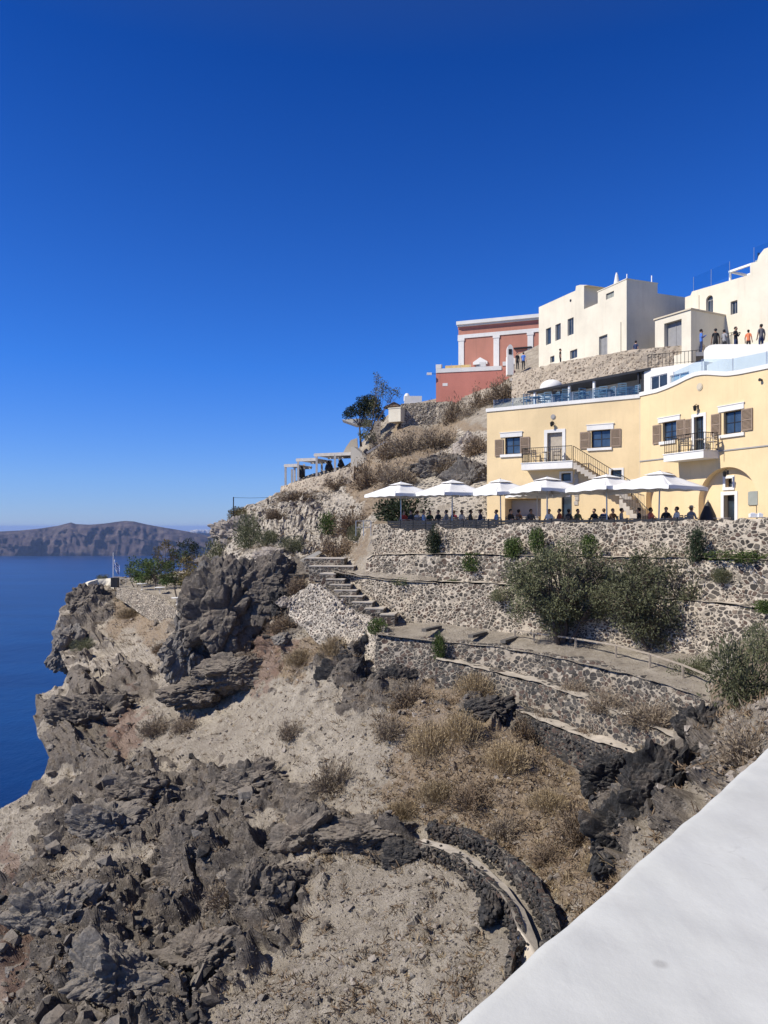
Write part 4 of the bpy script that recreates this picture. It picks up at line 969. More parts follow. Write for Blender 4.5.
for px,h in ((627,.55),(652,.75)):
    q=MB(); c=WF.P(sT1-.2,zT,-.2 if px<640 else -3.0); q.tube([c,c+Vector((0,0,h))],.05,6); one(q,'roof_pipe',M['whitepaint'],wh)
for px,py,h in ((548,303.5,.5),(566.5,296,.55)):
    c=WF.P(WF.s(px),WF.z(px,py)-.15,-.6); q=MB(); q.tube([c,c+Vector((0,0,h))],.045,6); one(q,'roof_pipe',M['dark'],wh)
q=MB(); s=WF.s(621); q.tube([WF.P(s,14,.05),WF.P(s,WF.z(621,322),.05)],.04,6); one(q,'downpipe',M['cream'],wh)
c=WF.P(WF.s(570.7),WF.z(570.7,300.5),0); q=MB(); q.tube([c,c+Vector((*WF.n,0))*.04],.13,10); one(q,'vent',M['dark'],wh)
# cream gatehouse
GF=Fr((655,66.5),(691,63.2))
gh=thing('gatehouse','small flat-roofed cream gatehouse with a wide grey door beside the promenade','gatehouse',GF.P(0,14.4),GF.rz)
zg=GF.z(672,315.2); q=MB(); GF.box(q,0,GF.L,13,zg,-5.5,0); gb=one(q,'wall',M['cream'],gh); kc=MB(); r=GF.rect(664.2,321.2,681.6,350)
window(GF,gh,(r[0],r[1],14.42,r[3]),kc,M['doorgrey'],M['doorgrey'],mull=1,trans=0,rec=.45,name='door'); boolean(gb,kc.mesh('cut',M['cream']))
q=MB(); GF.box(q,-.1,GF.L+.08,zg,zg+.12,-5.6,.1); one(q,'roof',M['beige'],gh)
# white house at the edge
XF=Fr((685,69),(768,61.6)); sX=XF.L+9
xh=thing('white_house','cream-white house with roof terrace glass screens rising at the end of the promenade','house',XF.P(0,13),XF.rz)
q=MB(); za=XF.z(692,291); XF.box(q,0,sX,11,za-.35,-9,0); x1=one(q,'wall',M['cream'],xh)
q=MB(); a=[XF.P(XF.s(px),z) for px,z in ()]
pp=[(692,291.5),(750,274.6),(750.6,263),(757,261.6),(758.5,256),(764,249),(768,247.5)]
a=[XF.P(.6,za-.36),XF.P(sX-.02,za-.36)]+[XF.P(sX-.02,XF.z(768,247.5))]+[XF.P(XF.s(px),XF.z(px,py)) for px,py in pp[::-1]]
q.prism([p-Vector((*XF.n,0))*.003 for p in a],Vector((*XF.n,0))*-.5); one(q,'parapet',M['cream'],xh)
q=MB(); XF.box(q,XF.s(751),sX-.03,za-.36,XF.z(760,256.5),-7,-.51); one(q,'upper_block',M['cream'],xh)
kc=MB()
for op in ((706,299.5,713,315.6),(730.6,300.8,737.4,314)): window(XF,xh,XF.rect(*op),kc,M['doorgrey'],M['glass'],mull=1,rec=.25)
boolean(x1,kc.mesh('cut',M['cream'])); kc=MB(); s0,s1=XF.s(706),XF.s(713); zz=XF.z(709.5,299.5); kc.prism([XF.P((s0+s1)/2+(s1-s0)/2*math.cos(t_),zz-.01+(s1-s0)/2*math.sin(t_),-.25) for t_ in [math.pi*k/10 for k in range(11)]],Vector((*XF.n,0))*.5)
boolean(x1,kc.mesh('cut',M['cream']))
q=MB(); q.prism([XF.P((s0+s1)/2+(s1-s0)/2*.96*math.cos(t_),zz+(s1-s0)/2*.96*math.sin(t_),-.24) for t_ in [math.pi*k/10 for k in range(11)]],Vector((*XF.n,0))*.05); one(q,'fanlight',M['glass'],xh)
g,p=glassrun(XF,XF.s(692),XF.s(728),lambda s:XF.z(692,291)+(s-XF.s(692))*.06,1.25,d=-.2,step=1.6); o=one(g,'glass_screen',M['clear'],xh); [one(x,'screen_post',M['steel'],o) for x in p]
g,p=glassrun(XF,XF.s(751.5),sX-.3,lambda s:XF.z(757,261),1.3,d=-.3,step=1.6); o=one(g,'glass_screen',M['clear'],xh); [one(x,'screen_post',M['steel'],o) for x in p]
q=MB(); s0,s1=XF.s(727.8),XF.s(749); zq=XF.z(738,268.5)
for s in (s0,s1):
    for d in (-.3,-2.4): XF.box(q,s-.07,s+.07,za-.3,zq,d-.07,d+.07)
XF.box(q,s0-.1,s1+.1,zq,zq+.16,-.4,-.2); XF.box(q,s0-.1,s1+.1,zq,zq+.16,-2.5,-2.3); XF.box(q,s0-.1,s0+.08,zq-.003,zq+.157,-2.3,-.4); XF.box(q,s1-.08,s1+.1,zq-.003,zq+.157,-2.3,-.4)
one(q,'roof_pergola',M['whitepaint'],xh)
q=MB(); s=XF.s(754.5); q.tube([XF.P(s,XF.z(754.5,262),-.5),XF.P(s,XF.z(754.5,252),-.5)],.09,8); one(q,'chimney',M['dark'],xh)
q=MB(); q.tube([XF.P(XF.s(699),14.4,.05),XF.P(XF.s(699),XF.z(699,295),.05)],.04,6); one(q,'downpipe',M['cream'],xh)
# promenade railings
t=thing('promenade_railing','black iron railing on the promenade parapet above the kiosk','railing',pt(675,356,62.6))
PF=Fr((648,63.5),(700,60.2)); m=railing(PF,t,[(0,0,PF.z(648,366.5)),(PF.L,0,PF.z(700,362))],M['iron'],.95,.3,name='bars',post=.02)
t=thing('promenade_railing','black iron railing along the white house wall behind the row of people','railing',pt(735,340,64))
PF2=Fr((700,66.5),(775,62.4)); m=railing(PF2,t,[(0,.2,14.95),(PF2.L,.2,14.95)],M['iron'],1.35,.22,name='bars',post=.022)
# ------------------------------------------------------------------ vegetation
def leafquad(mb,c,d,w,L,r,mi=0):
    d=d.normalized(); a=d.cross(Vector((r.uniform(-1,1),r.uniform(-1,1),r.uniform(-1,1))))
    if a.length<1e-3: a=Vector((1,0,0))
    a=a.normalized()*w*.5; e=d*L; n=len(mb.v)
    mb.v += [tuple(c-a*.4),tuple(c+a*.4),tuple(c+e*.55+a),tuple(c+e),tuple(c+e*.55-a)]; mb.f.append((n,n+1,n+2,n+3,n+4)); mb.m.append(mi)
def rdir(r,up=.0):
    while 1:
        v=Vector((r.uniform(-1,1),r.uniform(-1,1),r.uniform(-1,1)))
        if .05<v.length<1: v.normalize(); v.z=v.z*(1-up)+up; return v.normalized()
def shrub_meshes(kind,seed):
    """a bush of unit radius: (foliage mesh, stem mesh)"""
    r=random.Random(seed); f=MB(); s=MB()
    lob=[(Vector((r.uniform(-.55,.55),r.uniform(-.55,.55),r.uniform(.2,.6))),r.uniform(.35,.6)) for _ in range(6)]+[(Vector((0,0,.4)),.62)]
    if kind in('dry','brown'):
        for i in range(150):
            d=rdir(r,.35); d.z=abs(d.z)*.9+.08; d.normalize(); L=r.uniform(.55,1.08); b=Vector((r.uniform(-.18,.18),r.uniform(-.18,.18),-.15)); m=b+d*L*.5+rdir(r)*.06; t=b+d*L+rdir(r)*.1
            s.tube([b,m,t],[.014,.010,.004],3,cap=False)
            for k in range(3):
                q=m.lerp(t,r.random()); e=(d+rdir(r)*.8).normalized(); s.tube([q,q+e*r.uniform(.12,.3)],[.008,.003],3,cap=False)
            for k in range(13 if kind=='dry' else 19): leafquad(f,b.lerp(t,r.uniform(.35,1.05))+rdir(r)*.12,d+rdir(r)*.9,r.uniform(.02,.045),r.uniform(.06,.16),r)
    elif kind=='straw':
        for i in range(1500):
            a=r.uniform(0,6.28); rr=min(.95,abs(r.gauss(0,.48))); b=Vector((rr*math.cos(a),rr*math.sin(a),-.1)); d=(Vector((math.cos(a)*rr*.9,math.sin(a)*rr*.9,1))+rdir(r)*.6).normalized(); L=r.uniform(.4,.9)*math.sqrt(max(.08,1.02-rr*rr))
            leafquad(f,b,d,.010,L*.7,r); leafquad(f,b+d*L*.5,d+rdir(r)*.5,r.uniform(.008,.02),L*.45,r)
            if r.random()<.7: leafquad(f,b+d*L*.9,d+rdir(r)*1.2,.022,.07,r)
        for i in range(30):
            d=rdir(r,.6); s.tube([(0,0,-.1),d*.5],[.012,.005],3,cap=False)
    else:
        for c,R_ in lob:
            for i in range(700 if kind=='olive' else 300):
                d=rdir(r); p=c+d*R_*(r.random()**.35)
                if p.z<0: p.z=abs(p.z)*.4
                leafquad(f,p,d+rdir(r)*.8+Vector((0,0,.25)),r.uniform(.035,.06)*(.55 if kind=='olive' else 1),r.uniform(.08,.15)*(.62 if kind=='olive' else 1),r)
            s.tube([(0,0,-.15),c*.6+rdir(r)*.05,c],[.035,.022,.01],5,cap=False)
        for i in range(60):
            d=rdir(r,.3); d.z=abs(d.z); leafquad(f,d*r.uniform(.8,1.05),d+rdir(r)*.5,.05,.16,r)
    return f,s
LM=dict(dry=M['leaf_dry'],brown=M['leaf_brown'],straw=M['leaf_straw'],green=M['leaf_green'],olive=M['leaf_olive'],pine=M['leaf_pine'],rust=M['leaf_rust'])
PROTO={}
def proto(kind,v):
    if (kind,v) not in PROTO:
        f,s=shrub_meshes(kind,hash_(kind)*10+v); PROTO[kind,v]=(f.mesh('foliage',LM[kind],fix=False),s.mesh('stems',M['twig'] if kind in('dry','straw','brown') else M['bark'],fix=False))
    return PROTO[kind,v]
def hash_(s): return sum(ord(c)*(i+3) for i,c in enumerate(s))
def shrub(kind,px,py,w,h,label,Y=None,name=None,group=None,cat='shrub',v=None):
    if Y is None:
        p,_=surf(px,py)
    else: p=pt(px,py,Y)
    Yp=p.y; sx=w/2*Yp/F*(.86 if kind=='straw' else 1.08); sz=h*Yp/F*(.78 if kind=='straw' else 1)
    f,s=proto(kind,rnd.randrange(3) if v is None else v)
    t=thing(name or {'dry':'dry_shrub','brown':'dry_shrub','straw':'grass_tussock'}.get(kind,'shrub'),label,cat,p,rnd.uniform(0,6.28),group)
    t.scale=(sx,sx,sz/(.98 if kind!='straw' else .85))
    for n,m in (('foliage',f),('stems',s)):
        o=bpy.data.objects.new(n,m); COL.objects.link(o); o.parent=t
    return t
SH=[
# on the scree and the dry slope
('straw',300,662,46,24,'low straw-coloured tussock on the slope under the crumbling rubble wall'),
('straw',336,656,36,28,'taller golden tussock tucked against the foot of the crumbling rubble wall'),
('dry',294,737,30,24,'small round grey-brown shrub alone on the pale scree'),
('dry',333,785,46,36,'wide grey-brown thorny shrub in the middle of the pale scree'),
('dry',262,782,36,40,'upright grey shrub just above the shadowed dark boulders on the scree'),
('dry',184,728,30,20,'small grey shrub on the bare slope above the dark rock shelf'),
('dry',156,730,32,24,'grey-brown shrub beside the edge of the dark rock shelf'),
('dry',228,908,40,38,'grey shrub growing among the lowest dark boulders'),
('brown',284,628,40,22,'brown seed-head shrub next to the big dark outcrop'),
('brown',254,662,38,20,'reddish-brown low shrub at the foot of the big dark outcrop'),
('brown',302,590,30,20,'brown bush between the dark outcrop and the stone steps'),
('straw',430,748,58,44,'large straw tussock on the dry slope left of the dark rock knobs'.replace('left of','under')),
('straw',462,738,52,44,'golden tussock just below the black rock knob under the path wall'),
('straw',478,690,60,34,'golden grass mound on top of the black rock knob'),
('brown',478,672,38,26,'grey-brown bush crowning the grass mound below the path wall'),
('straw',505,762,56,40,'broad golden tussock on the dry slope below the second wall'),
('straw',436,790,60,30,'pale straw patch in the middle of the dry slope'),
('straw',402,812,54,26,'straw clump just above the black ring of dry stone'),
('brown',470,800,44,28,'brown shrub on the dry slope above the black ring wall'),
('brown',530,738,38,36,'brown upright bush against the foot of the black lowest wall'),
('straw',545,800,50,28,'faded straw clump halfway down the dry slope'),
('brown',578,834,50,40,'brown shrub on the dry slope near the dark gully'),
('straw',598,870,46,32,'lowest straw tussock beside the dark gully above the parapet'),
('brown',545,860,34,26,'small brown shrub right above the curve of the ring wall'),
('dry',394,738,36,28,'grey thorn shrub under the dark boulders at the path corner'),
('brown',408,700,40,24,'brown tuft between two dark boulders under the path wall'),
('straw',560,748,40,30,'straw tuft at the base of the black lowest wall'),
('dry',505,830,40,26,'grey low shrub close behind the black ring wall'),
# ledges of the path walls
('dry',573,693,32,20,'grey dry shrub on the pale ledge under the path wall, nearest the stairs',33.6),
('dry',606,708,38,26,'grey dry shrub in the middle of the pale ledge under the path wall',31.2),
('dry',648,722,54,30,'long grey dry shrub at the end of the pale ledge under the path wall',29),
('straw',615,776,44,28,'straw tuft on the rock shelf at the head of the dark gully'),
('straw',657,768,62,38,'pale windblown tussock on the gully head beside the curving wall'),
('brown',590,738,26,16,'small brown tuft on the lower ledge of dark stone',31.4),
# green plants on the walls
('green',379,634,26,15,'bright green cushion plant on the wall top at the path corner',42.2),
('green',439,660,15,27,'narrow upright green plant growing out of the path wall',39.0),
('pine',434.5,552,17,26,'dark green tuft hanging on the terrace wall below the first umbrellas',44.6),
('green',472,570,30,17,'green cushion plant on the terrace wall under the second umbrella',43.0),
('green',513,557,22,20,'small light green bush on the ledge above the olive trees',41.3),
('green',536,552,18,24,'upright green bush on the ledge above the olive trees',40.2),
('green',590,556,20,22,'round green bush peeping over the crown of the olive tree pair',38.3),
('pine',697,560,20,32,'dark green creeper bush hanging down the terrace wall beside the olive trees',34.3),
('green',742,562,62,12,'low green strip of plants along the upper ledge',33),
('green',766,612,34,12,'low green mat on the second ledge at the frame edge'.replace(' at the frame edge',' near the big bush'),30.2),
('olive',722,582,22,14,'small olive-green tuft in the face of the middle tier wall',33.1),
('green',405,584,30,7,'flat green mat on the ledge beside the stairs',45),
('olive',500,600,26,14,'dull green tuft on the lowest tier beside the olive tree',40.4),
('green',452,588,14,9,'tiny green plant halfway along the ledge',43.2),
('olive',356,540,20,16,'dull green tuft on the rubble bank above the steps'),
# big bush close to us
('olive',744,706,74,70,'big olive-green bush beside the end of the path'),
('dry',741,748,66,56,'grey leafless twiggy bush below the big olive-green bush'),
('olive',766,660,46,40,'dark olive bush on the bank behind the big bush'),
('olive',697,684,44,28,'low grey-green bush at the foot of the wall by the path end'),
# upper hill
('brown',458,428,32,38,'tall brown dried bush against the dark rubble wall below the salmon mansion',82),
('brown',482,408,26,28,'round brown dried bush under the salmon base wall, the middle one of three',81),
('brown',502,400,30,30,'round brown dried bush touching the tan promenade wall',79),
('dry',470,420,26,20,'grey tangle between the brown dried bushes below the salmon mansion',80),
('dry',436,446,56,22,'wide grey scrub on the slope below the dark rubble wall'),
('dry',408,452,40,26,'grey scrub on the slope just below the beige block'),
('brown',372,484,42,34,'brown scrub beside the cream wedge wall'),
('dry',398,486,46,30,'dark grey scrub above the outermost umbrella'),
('brown',352,530,44,30,'brown scrub on the bank next to the terrace wall'),
('brown',336,556,40,26,'brown scrub just above the stone steps'),
('brown',392,456,34,24,'brown scrub leaning below the beige block'),
('green',328,536,20,22,'green bush alone on the pale rubble slope'),
('brown',300,500,44,14,'dry brown strip hanging below the pergola wall'),
('brown',340,488,34,16,'dry brown tuft under the cream wedge wall'),
('pine',402,522,52,30,'dark green bush in the shade under the outermost umbrella',52.5),
('dry',448,470,44,24,'grey scrub on the rocky slope beside the ochre house'),
('brown',478,452,30,24,'brown scrub on the rocks close to the ochre house corner'),
('olive',268,546,26,16,'olive tuft at the foot of the pale rubble slope'),
('olive',222,570,42,34,'olive-green bush at the cliff shoulder above the lookout'),
('olive',250,546,32,34,'dark olive bush on the crest above the big dark outcrop'),
('rust',240,520,20,12,'reddish plant on the skyline crest near the thin pole'),
('olive',292,552,26,16,'olive scrub on the pale slope above the steps'),
('brown',276,520,24,14,'brown scrub on the pale rubble slope under the pergola'),
# headland
('olive',127,602,20,14,'round olive shrub on the headland slope below the lookout wall'),
('straw',131,616,34,16,'rusty straw patch on the headland slope below the lookout wall'),
('dry',168,610,18,16,'grey ball-shaped shrub at the corner of the lookout wall'),
('olive',84,650,22,12,'olive shrub low on the headland cliff'),
('olive',98,581,12,6,'tiny olive shrub at the cliff edge beside the cream parapet'),
('brown',163,652,20,12,'brown tuft on the pale headland slope'),
]
for r_ in SH:
    kind,px,py,w,h,lab=r_[:6]; Yv=r_[6] if len(r_)>6 else None
    shrub(kind,px,py,w,h,lab,Yv)

def tree(name,label,base,clumps,kind,nleaf,lw,ll,trunk_r,stems=1,seed=0,group=None,spread=.36,cat='tree',droop=0.0,hang=0):
    """clumps: list of (centre offset, radius); every clump carries leaves and is reached by a limb"""
    r=random.Random(seed); t=thing(name,label,cat,base,0,group); tr=MB(); cr=MB()
    bs=[Vector((r.uniform(-.28,.28),r.uniform(-.2,.2),-.3)) if stems>1 else Vector((0,0,-.3)) for _ in range(stems)]
    zc=sum(c.z for c,_ in clumps)/len(clumps)
    fork=[]
    for b in bs:
        f=Vector((b.x*3+r.uniform(-.25,.25),b.y*3+r.uniform(-.25,.25),zc*r.uniform(.35,.6))); m=b.lerp(f,.5)+Vector((r.uniform(-.15,.15),r.uniform(-.15,.15),0))
        tr.tube([b,m,f],[trunk_r,trunk_r*.8,trunk_r*.6],7); fork.append(f)
    for c,R_ in clumps:
        f=min(fork,key=lambda q:(q-c).length+r.uniform(0,.5)); m=f.lerp(c,.55)+Vector((r.uniform(-.2,.2),r.uniform(-.2,.2),r.uniform(-.05,.25)))
        tr.tube([f,m,c],[trunk_r*.45,trunk_r*.26,trunk_r*.08],5,cap=False)
        for k in range(4):
            e=c+rdir(r)*R_*.9; tr.tube([m.lerp(c,r.random()),e],[trunk_r*.12,trunk_r*.03],4,cap=False)
        n=int(nleaf*R_*R_/(spread*spread))
        for k in range(n):
            d=rdir(r); p=c+Vector((d.x,d.y,d.z*.8))*R_*(r.random()**.42)
            leafquad(cr,p,d+rdir(r)*.9+Vector((0,0,.15-droop)),lw*r.uniform(.7,1.3),ll*r.uniform(.6,1.3),r)
    tr.build('trunk',M['bark'],t,fix=False); cr.build('crown',LM[kind],t,fix=False); return t
def crown_clumps(rx,ry,zc,rz,n,R0,R1,seed,flat=0):
    r=random.Random(seed); out=[]
    for i in range(n):
        d=rdir(r); k=r.uniform(.55,1.0); out.append((Vector((d.x*rx*k,d.y*ry*k,zc+d.z*rz*k)),r.uniform(R0,R1)))
    return out
# the pair of olive-like trees on the path terrace
b=pt(563,640,37.4); tree('olive_tree','broad grey-green olive tree in front of the retaining wall, nearer the stairs',b,crown_clumps(2.95,1.7,2.55,2.1,125,.3,.68,3),'olive',74,.046,.15,.11,7,11,group='olive trees on the path terrace')
b=pt(661,652,35.0); tree('olive_tree','broad grey-green olive tree behind the railing, nearer the end of the path',b,crown_clumps(2.95,1.7,2.5,2.15,125,.3,.66,5),'olive',72,.046,.15,.10,7,12,group='olive trees on the path terrace')
b=pt(698,652,34.0); tree('dark_shrub_tree','dark dense small tree pressed between the olive tree and the wall',b,crown_clumps(.75,.7,1.1,1.0,20,.3,.5,6),'pine',60,.06,.15,.05,3,13)
# skyline pair by the beige block
b=pt(361,444,86); tree('pine_tree','dark umbrella-shaped pine on the skyline beside the beige block',b,[(Vector((x,y,z)),R_) for x,y,z,R_ in [(-.3,0,3.9,.9),(.6,.3,4.3,.9),(1.3,0,4.0,.85),(-1.1,.2,3.6,.75),(.2,-.4,4.7,.75),(1.0,-.3,4.9,.7),(1.9,.2,3.4,.7),(-1.6,0,3.2,.5),(.4,.5,3.5,.8),(1.6,-.2,4.6,.6),(2.2,0,2.9,.5)]],'pine',150,.07,.22,.14,1,21,spread=.4)
b=pt(369,452,85); tree('slender_tree','tall thin wispy tree rising behind the dark pine on the skyline',b,[(Vector((x,y,z)),R_) for x,y,z,R_ in [(.5,0,5.4,.8),(.9,0,6.4,.75),(1.2,.2,7.3,.7),(1.0,0,8.1,.55),(1.9,.1,6.8,.6),(2.6,0,6.6,.55),(3.1,0,6.9,.4),(.2,0,4.3,.7),(1.7,0,7.6,.45),(2.2,.2,5.9,.45),(-.1,0,3.2,.6),(.2,.1,2.2,.6),(.9,.3,5.0,.6),(3.3,0,6.3,.3),(.8,0,8.6,.3)]],'olive',55,.07,.2,.09,1,22,spread=.4,droop=.3)
b=pt(368,456,83); tree('small_tree','thin grey-green sapling in front of the skyline pine trunk',b,crown_clumps(1.0,.8,2.4,1.5,16,.35,.6,8),'olive',30,.07,.2,.05,2,23,spread=.4)
# lookout trees
for i,(px,py,Y,w,h,kind,lab) in enumerate([(137,590,104,1.1,1.7,'green','smallest green lookout tree, next to the flagpole'),(157,596,100,1.7,2.0,'green','bushy green lookout tree, second from the flagpole'),
  (165,588,106,1.3,2.7,'rust','rusty-topped tree standing among the green lookout trees'),(179,601,90,1.9,2.5,'green','broad green lookout tree beside the dark outcrop'),
  (188,573,112,1.4,1.7,'pine','dark green tree at the back of the lookout against the sea'),(194,601,86,1.4,2.0,'rust','yellow-brown small tree squeezed next to the dark outcrop'),(147,592,107,1.0,1.6,'green','low green tree filling the gap in the lookout row')]):
    w*=1.4; h*=1.75; py-=4
    tree('lookout_tree',lab,pt(px,py,Y),crown_clumps(w,w,h*.75,h*.6,24,.45,.75,30+i),kind,40,.12,.24,.07,2,40+i,spread=.5,group='trees on the lookout')

# ------------------------------------------------------------------ loose stones and dry grass (beyond counting)
def hull(r,flat=.7,n=13):
    bm=bmesh.new()
    for _ in range(n):
        d=rdir(r); k=r.uniform(.75,1.0); bm.verts.new((d.x*k,d.y*k*r.uniform(.7,.95),d.z*k*flat))
    g=bmesh.ops.convex_hull(bm,input=bm.verts); bmesh.ops.delete(bm,geom=[x for x in bm.verts if not x.link_faces],context='VERTS')
    bm.verts.index_update(); out=([v.co.copy() for v in bm.verts],[tuple(v.index for v in f.verts) for f in bm.faces]); bm.free(); return out
def scatter_rocks(name,label,n,mat,pick,size,seed):
    r=random.Random(seed); mb=MB()
    base=[]
    for v in range(8):
        b=MB(); b.add(*hull(r,r.uniform(.5,.85),r.choice((8,10,13)))); base.append(b)
    k=0; tries=0
    while k<n and tries<n*12:
        tries+=1; px=r.uniform(-10,790); py=r.uniform(470,1050)
        if px<np.interp(py,LP[:,0],LP[:,1])+3 or (py<570 and px>365): continue
        i=int(np.clip(np.searchsorted(pyg,py),0,nr-1)); j=int(np.clip((px-Lg[i])/(805-Lg[i])*(NC_-1),0,NC_-1))
        w=pick(ROCK[i,j],SOIL[i,j],CAL[i,j],px,py)
        if r.random()>w: continue
        p=Vector(P3[i,j]); s=size(r)*(1 if p.y<40 else p.y/40); b=r.choice(base); R_=Matrix.Rotation(r.uniform(0,6.28),3,'Z')@Matrix.Rotation(r.uniform(-.6,.6),3,'X')
        o=len(mb.v)
        for v in b.v: q=R_@Vector(v)*s+p+Vector((0,0,s*.25)); mb.v.append(tuple(q))
        for f in b.f: mb.f.append(tuple(x+o for x in f)); mb.m.append(0)
        k+=1
    return tag(mb.build(name,mat,fix=False),label,'rocks',kind='stuff')
lg=lambda r:min(.22,.022*math.exp(abs(r.gauss(0,.72))))
scatter_rocks('loose_stones','pale pumice stones strewn over the scree',9000,M['pumice'],lambda R_,S,C,px,py:(0 if C>.5 else (.9 if R_<.2 else .25))*(1 if px<720 else 1),lg,1)
scatter_rocks('loose_stones','dark lava stones strewn over the scree and dry slope',7000,M['lava'],lambda R_,S,C,px,py:0 if C>.5 else (.9 if R_>.2 else .28),lambda r:lg(r)*1.2,2)
scatter_rocks('loose_stones','grey lava rubble among the dark rocks',2600,M['lava_grey'],lambda R_,S,C,px,py:0 if C>.5 else (.95 if R_>.1 else .15),lambda r:lg(r)*1.6,3)
scatter_rocks('loose_stones','heap of pale rubble stones on the bank beside the parapet',700,M['pumice'],lambda R_,S,C,px,py:1.0 if (px>690 and 690<py<830 and px-690>(800-py)*.35) else 0,lambda r:r.uniform(.06,.2),4)
# lava blocks that lie thick in the rock zones, and the stones of the tumbled ring wall
def scatter_blocks(name,label,n,mat,pick,size,seed,tall=1.0):
    r=random.Random(seed); mb=MB(); base=[]
    for v in range(9):
        base.append(hull(r,r.uniform(.55,.9),r.choice((10,14,18))))
    k=0; tries=0
    while k<n and tries<n*40:
        tries+=1; px=r.uniform(-10,790); py=r.uniform(575,1050)
        if px<np.interp(py,LP[:,0],LP[:,1])+6: continue
        i=int(np.clip(np.searchsorted(pyg,py),0,nr-1)); j=int(np.clip((px-Lg[i])/(805-Lg[i])*(NC_-1),0,NC_-1))
        if r.random()>pick(ROCK[i,j],CAL[i,j],px,py): continue
        p=Vector(P3[i,j]); s=size(r)*(1 if p.y<45 else p.y/45); R_=Matrix.Rotation(r.uniform(0,6.28),3,'Z')@Matrix.Rotation(r.uniform(-.5,.5),3,'X')
        vs,fs=r.choice(base); o=len(mb.v)
        for v in vs: mb.v.append(tuple(R_@v*s+p+Vector((0,0,s*.15))))
        for f in fs: mb.f.append(tuple(x+o for x in f)); mb.m.append(0)
        k+=1
    return tag(mb.build(name,mat,fix=False),label,'rocks',kind='stuff')
rb=lambda r:min(.6,.15*math.exp(r.gauss(0,.55)))
scatter_blocks('lava_rubble','brown-grey lava blocks heaped over the lower rocks',420,M['lava'],lambda R_,C,px,py:0 if C>.5 else (R_>.35)*.9,rb,11)
scatter_blocks('lava_rubble','dark lava blocks heaped over the lower rocks',260,M['lava_black'],lambda R_,C,px,py:0 if C>.5 else (R_>.45)*.9*(1 if px>120 else .3),rb,12)
scatter_blocks('lava_rubble','grey dusty lava blocks heaped over the lower rocks',420,M['lava_grey'],lambda R_,C,px,py:0 if C>.5 else (R_>.2)*.9*(1 if px<260 else .35),rb,13)
def near(pts):
    Q=np.array([(a,(t+b)/2) for a,t,b,_ in pts]); return lambda px,py,w: np.min(np.hypot((Q[:,0]-px),(Q[:,1]-py)))<w
nB=near(RB); nA=near(RA)
def onwall(name,label,n,pts,mat,seed,s0,s1):
    r=random.Random(seed); mb=MB(); base=[]
    for v in range(8):
        b=MB(); b.add(*hull(r,r.uniform(.55,.85),12)); base.append(b)
    L=polyline3(pts)
    for k in range(n):
        i=r.randrange(len(L)-1); f=r.random(); a,b=L[i],L[i+1]; xy=a[0]*(1-f)+b[0]*f; d=b[0]-a[0]; d=d/(np.linalg.norm(d)+1e-9); nn=np.array([d[1],-d[0]])
        if nn@xy>0: nn=-nn
        z0,z1=a[2],a[1]; u=r.random(); z=z0+(z1-z0)*u; o=.02+.12*(1-u)+(r.uniform(-.3,0) if u>.93 else 0); s=r.uniform(s0,s1); p=Vector((xy[0]+nn[0]*o,xy[1]+nn[1]*o,z+(.05 if u>.93 else 0)))
        R_=Matrix.Rotation(r.uniform(0,6.28),3,'Z')@Matrix.Rotation(r.uniform(-.5,.5),3,'X'); bb=r.choice(base); q=len(mb.v)
        for v in bb.v: mb.v.append(tuple(R_@Vector(v)*s+p))
        for f_ in bb.f: mb.f.append(tuple(x+q for x in f_)); mb.m.append(0)
    return tag(mb.build(name,mat,fix=False),label,'rocks',kind='stuff')
onwall('tumbled_stones','dark stones bulging from the curved black dry-stone wall',560,RB,M['lava_black'],21,.05,.12)
onwall('tumbled_stones','dark stones bulging from the low ring wall',380,RA,M['lava_black'],22,.05,.11)
onwall('tumbled_stones','black stones of the lowest dry-stone wall',300,W3,M['lava_black'],23,.07,.15)
onwall('tumbled_stones','grey and pale stones tumbled from the crumbling wall under the steps',260,W0,M['pumice'],24,.08,.18)
mb=MB(); r=random.Random(5); k=0
while k<850:
    px=r.uniform(-5,790); py=r.uniform(575,1050)
    if px<np.interp(py,LP[:,0],LP[:,1])+3: continue
    i=int(np.clip(np.searchsorted(pyg,py),0,nr-1)); j=int(np.clip((px-Lg[i])/(805-Lg[i])*(NC_-1),0,NC_-1))
    if CAL[i,j]>.5 or r.random()>(.95 if SOIL[i,j]>.3 else .10)*(1-.8*min(1,ROCK[i,j])): continue
    p=Vector(P3[i,j]); s=(r.uniform(.12,.34))*(1 if p.y<45 else p.y/45); k+=1
    for b in range(14):
        leafquad(mb,p+Vector((r.gauss(0,.3),r.gauss(0,.3),-.03))*s,rdir(r,.55),.018+.02*s,s*r.uniform(.5,1.1),r)
tag(mb.build('dry_grass',M['leaf_straw'],fix=False),'thin dry grass scattered over the brown slope','grass',kind='stuff')
mb=MB(); k=0
while k<2600:
    px=r.uniform(-5,790); py=r.uniform(400,1050)
    if px<np.interp(py,LP[:,0],LP[:,1])+3: continue
    i=int(np.clip(np.searchsorted(pyg,py),0,nr-1)); j=int(np.clip((px-Lg[i])/(805-Lg[i])*(NC_-1),0,NC_-1))
    if CAL[i,j]>.5 or r.random()>(.9 if (SOIL[i,j]>.2 or py<560) else .2)*(1-.6*min(1,ROCK[i,j])): continue
    p=Vector(P3[i,j]); s=(r.uniform(.14,.42))*(1 if p.y<45 else p.y/48); k+=1
    for b in range(16):
        leafquad(mb,p+Vector((r.gauss(0,.35),r.gauss(0,.35),-.03))*s,rdir(r,.4),.02+.05*s,s*r.uniform(.4,.9),r)
tag(mb.build('dry_grass',M['leaf_brown'],fix=False),'small brown withered plants scattered over the hillside','grass',kind='stuff')

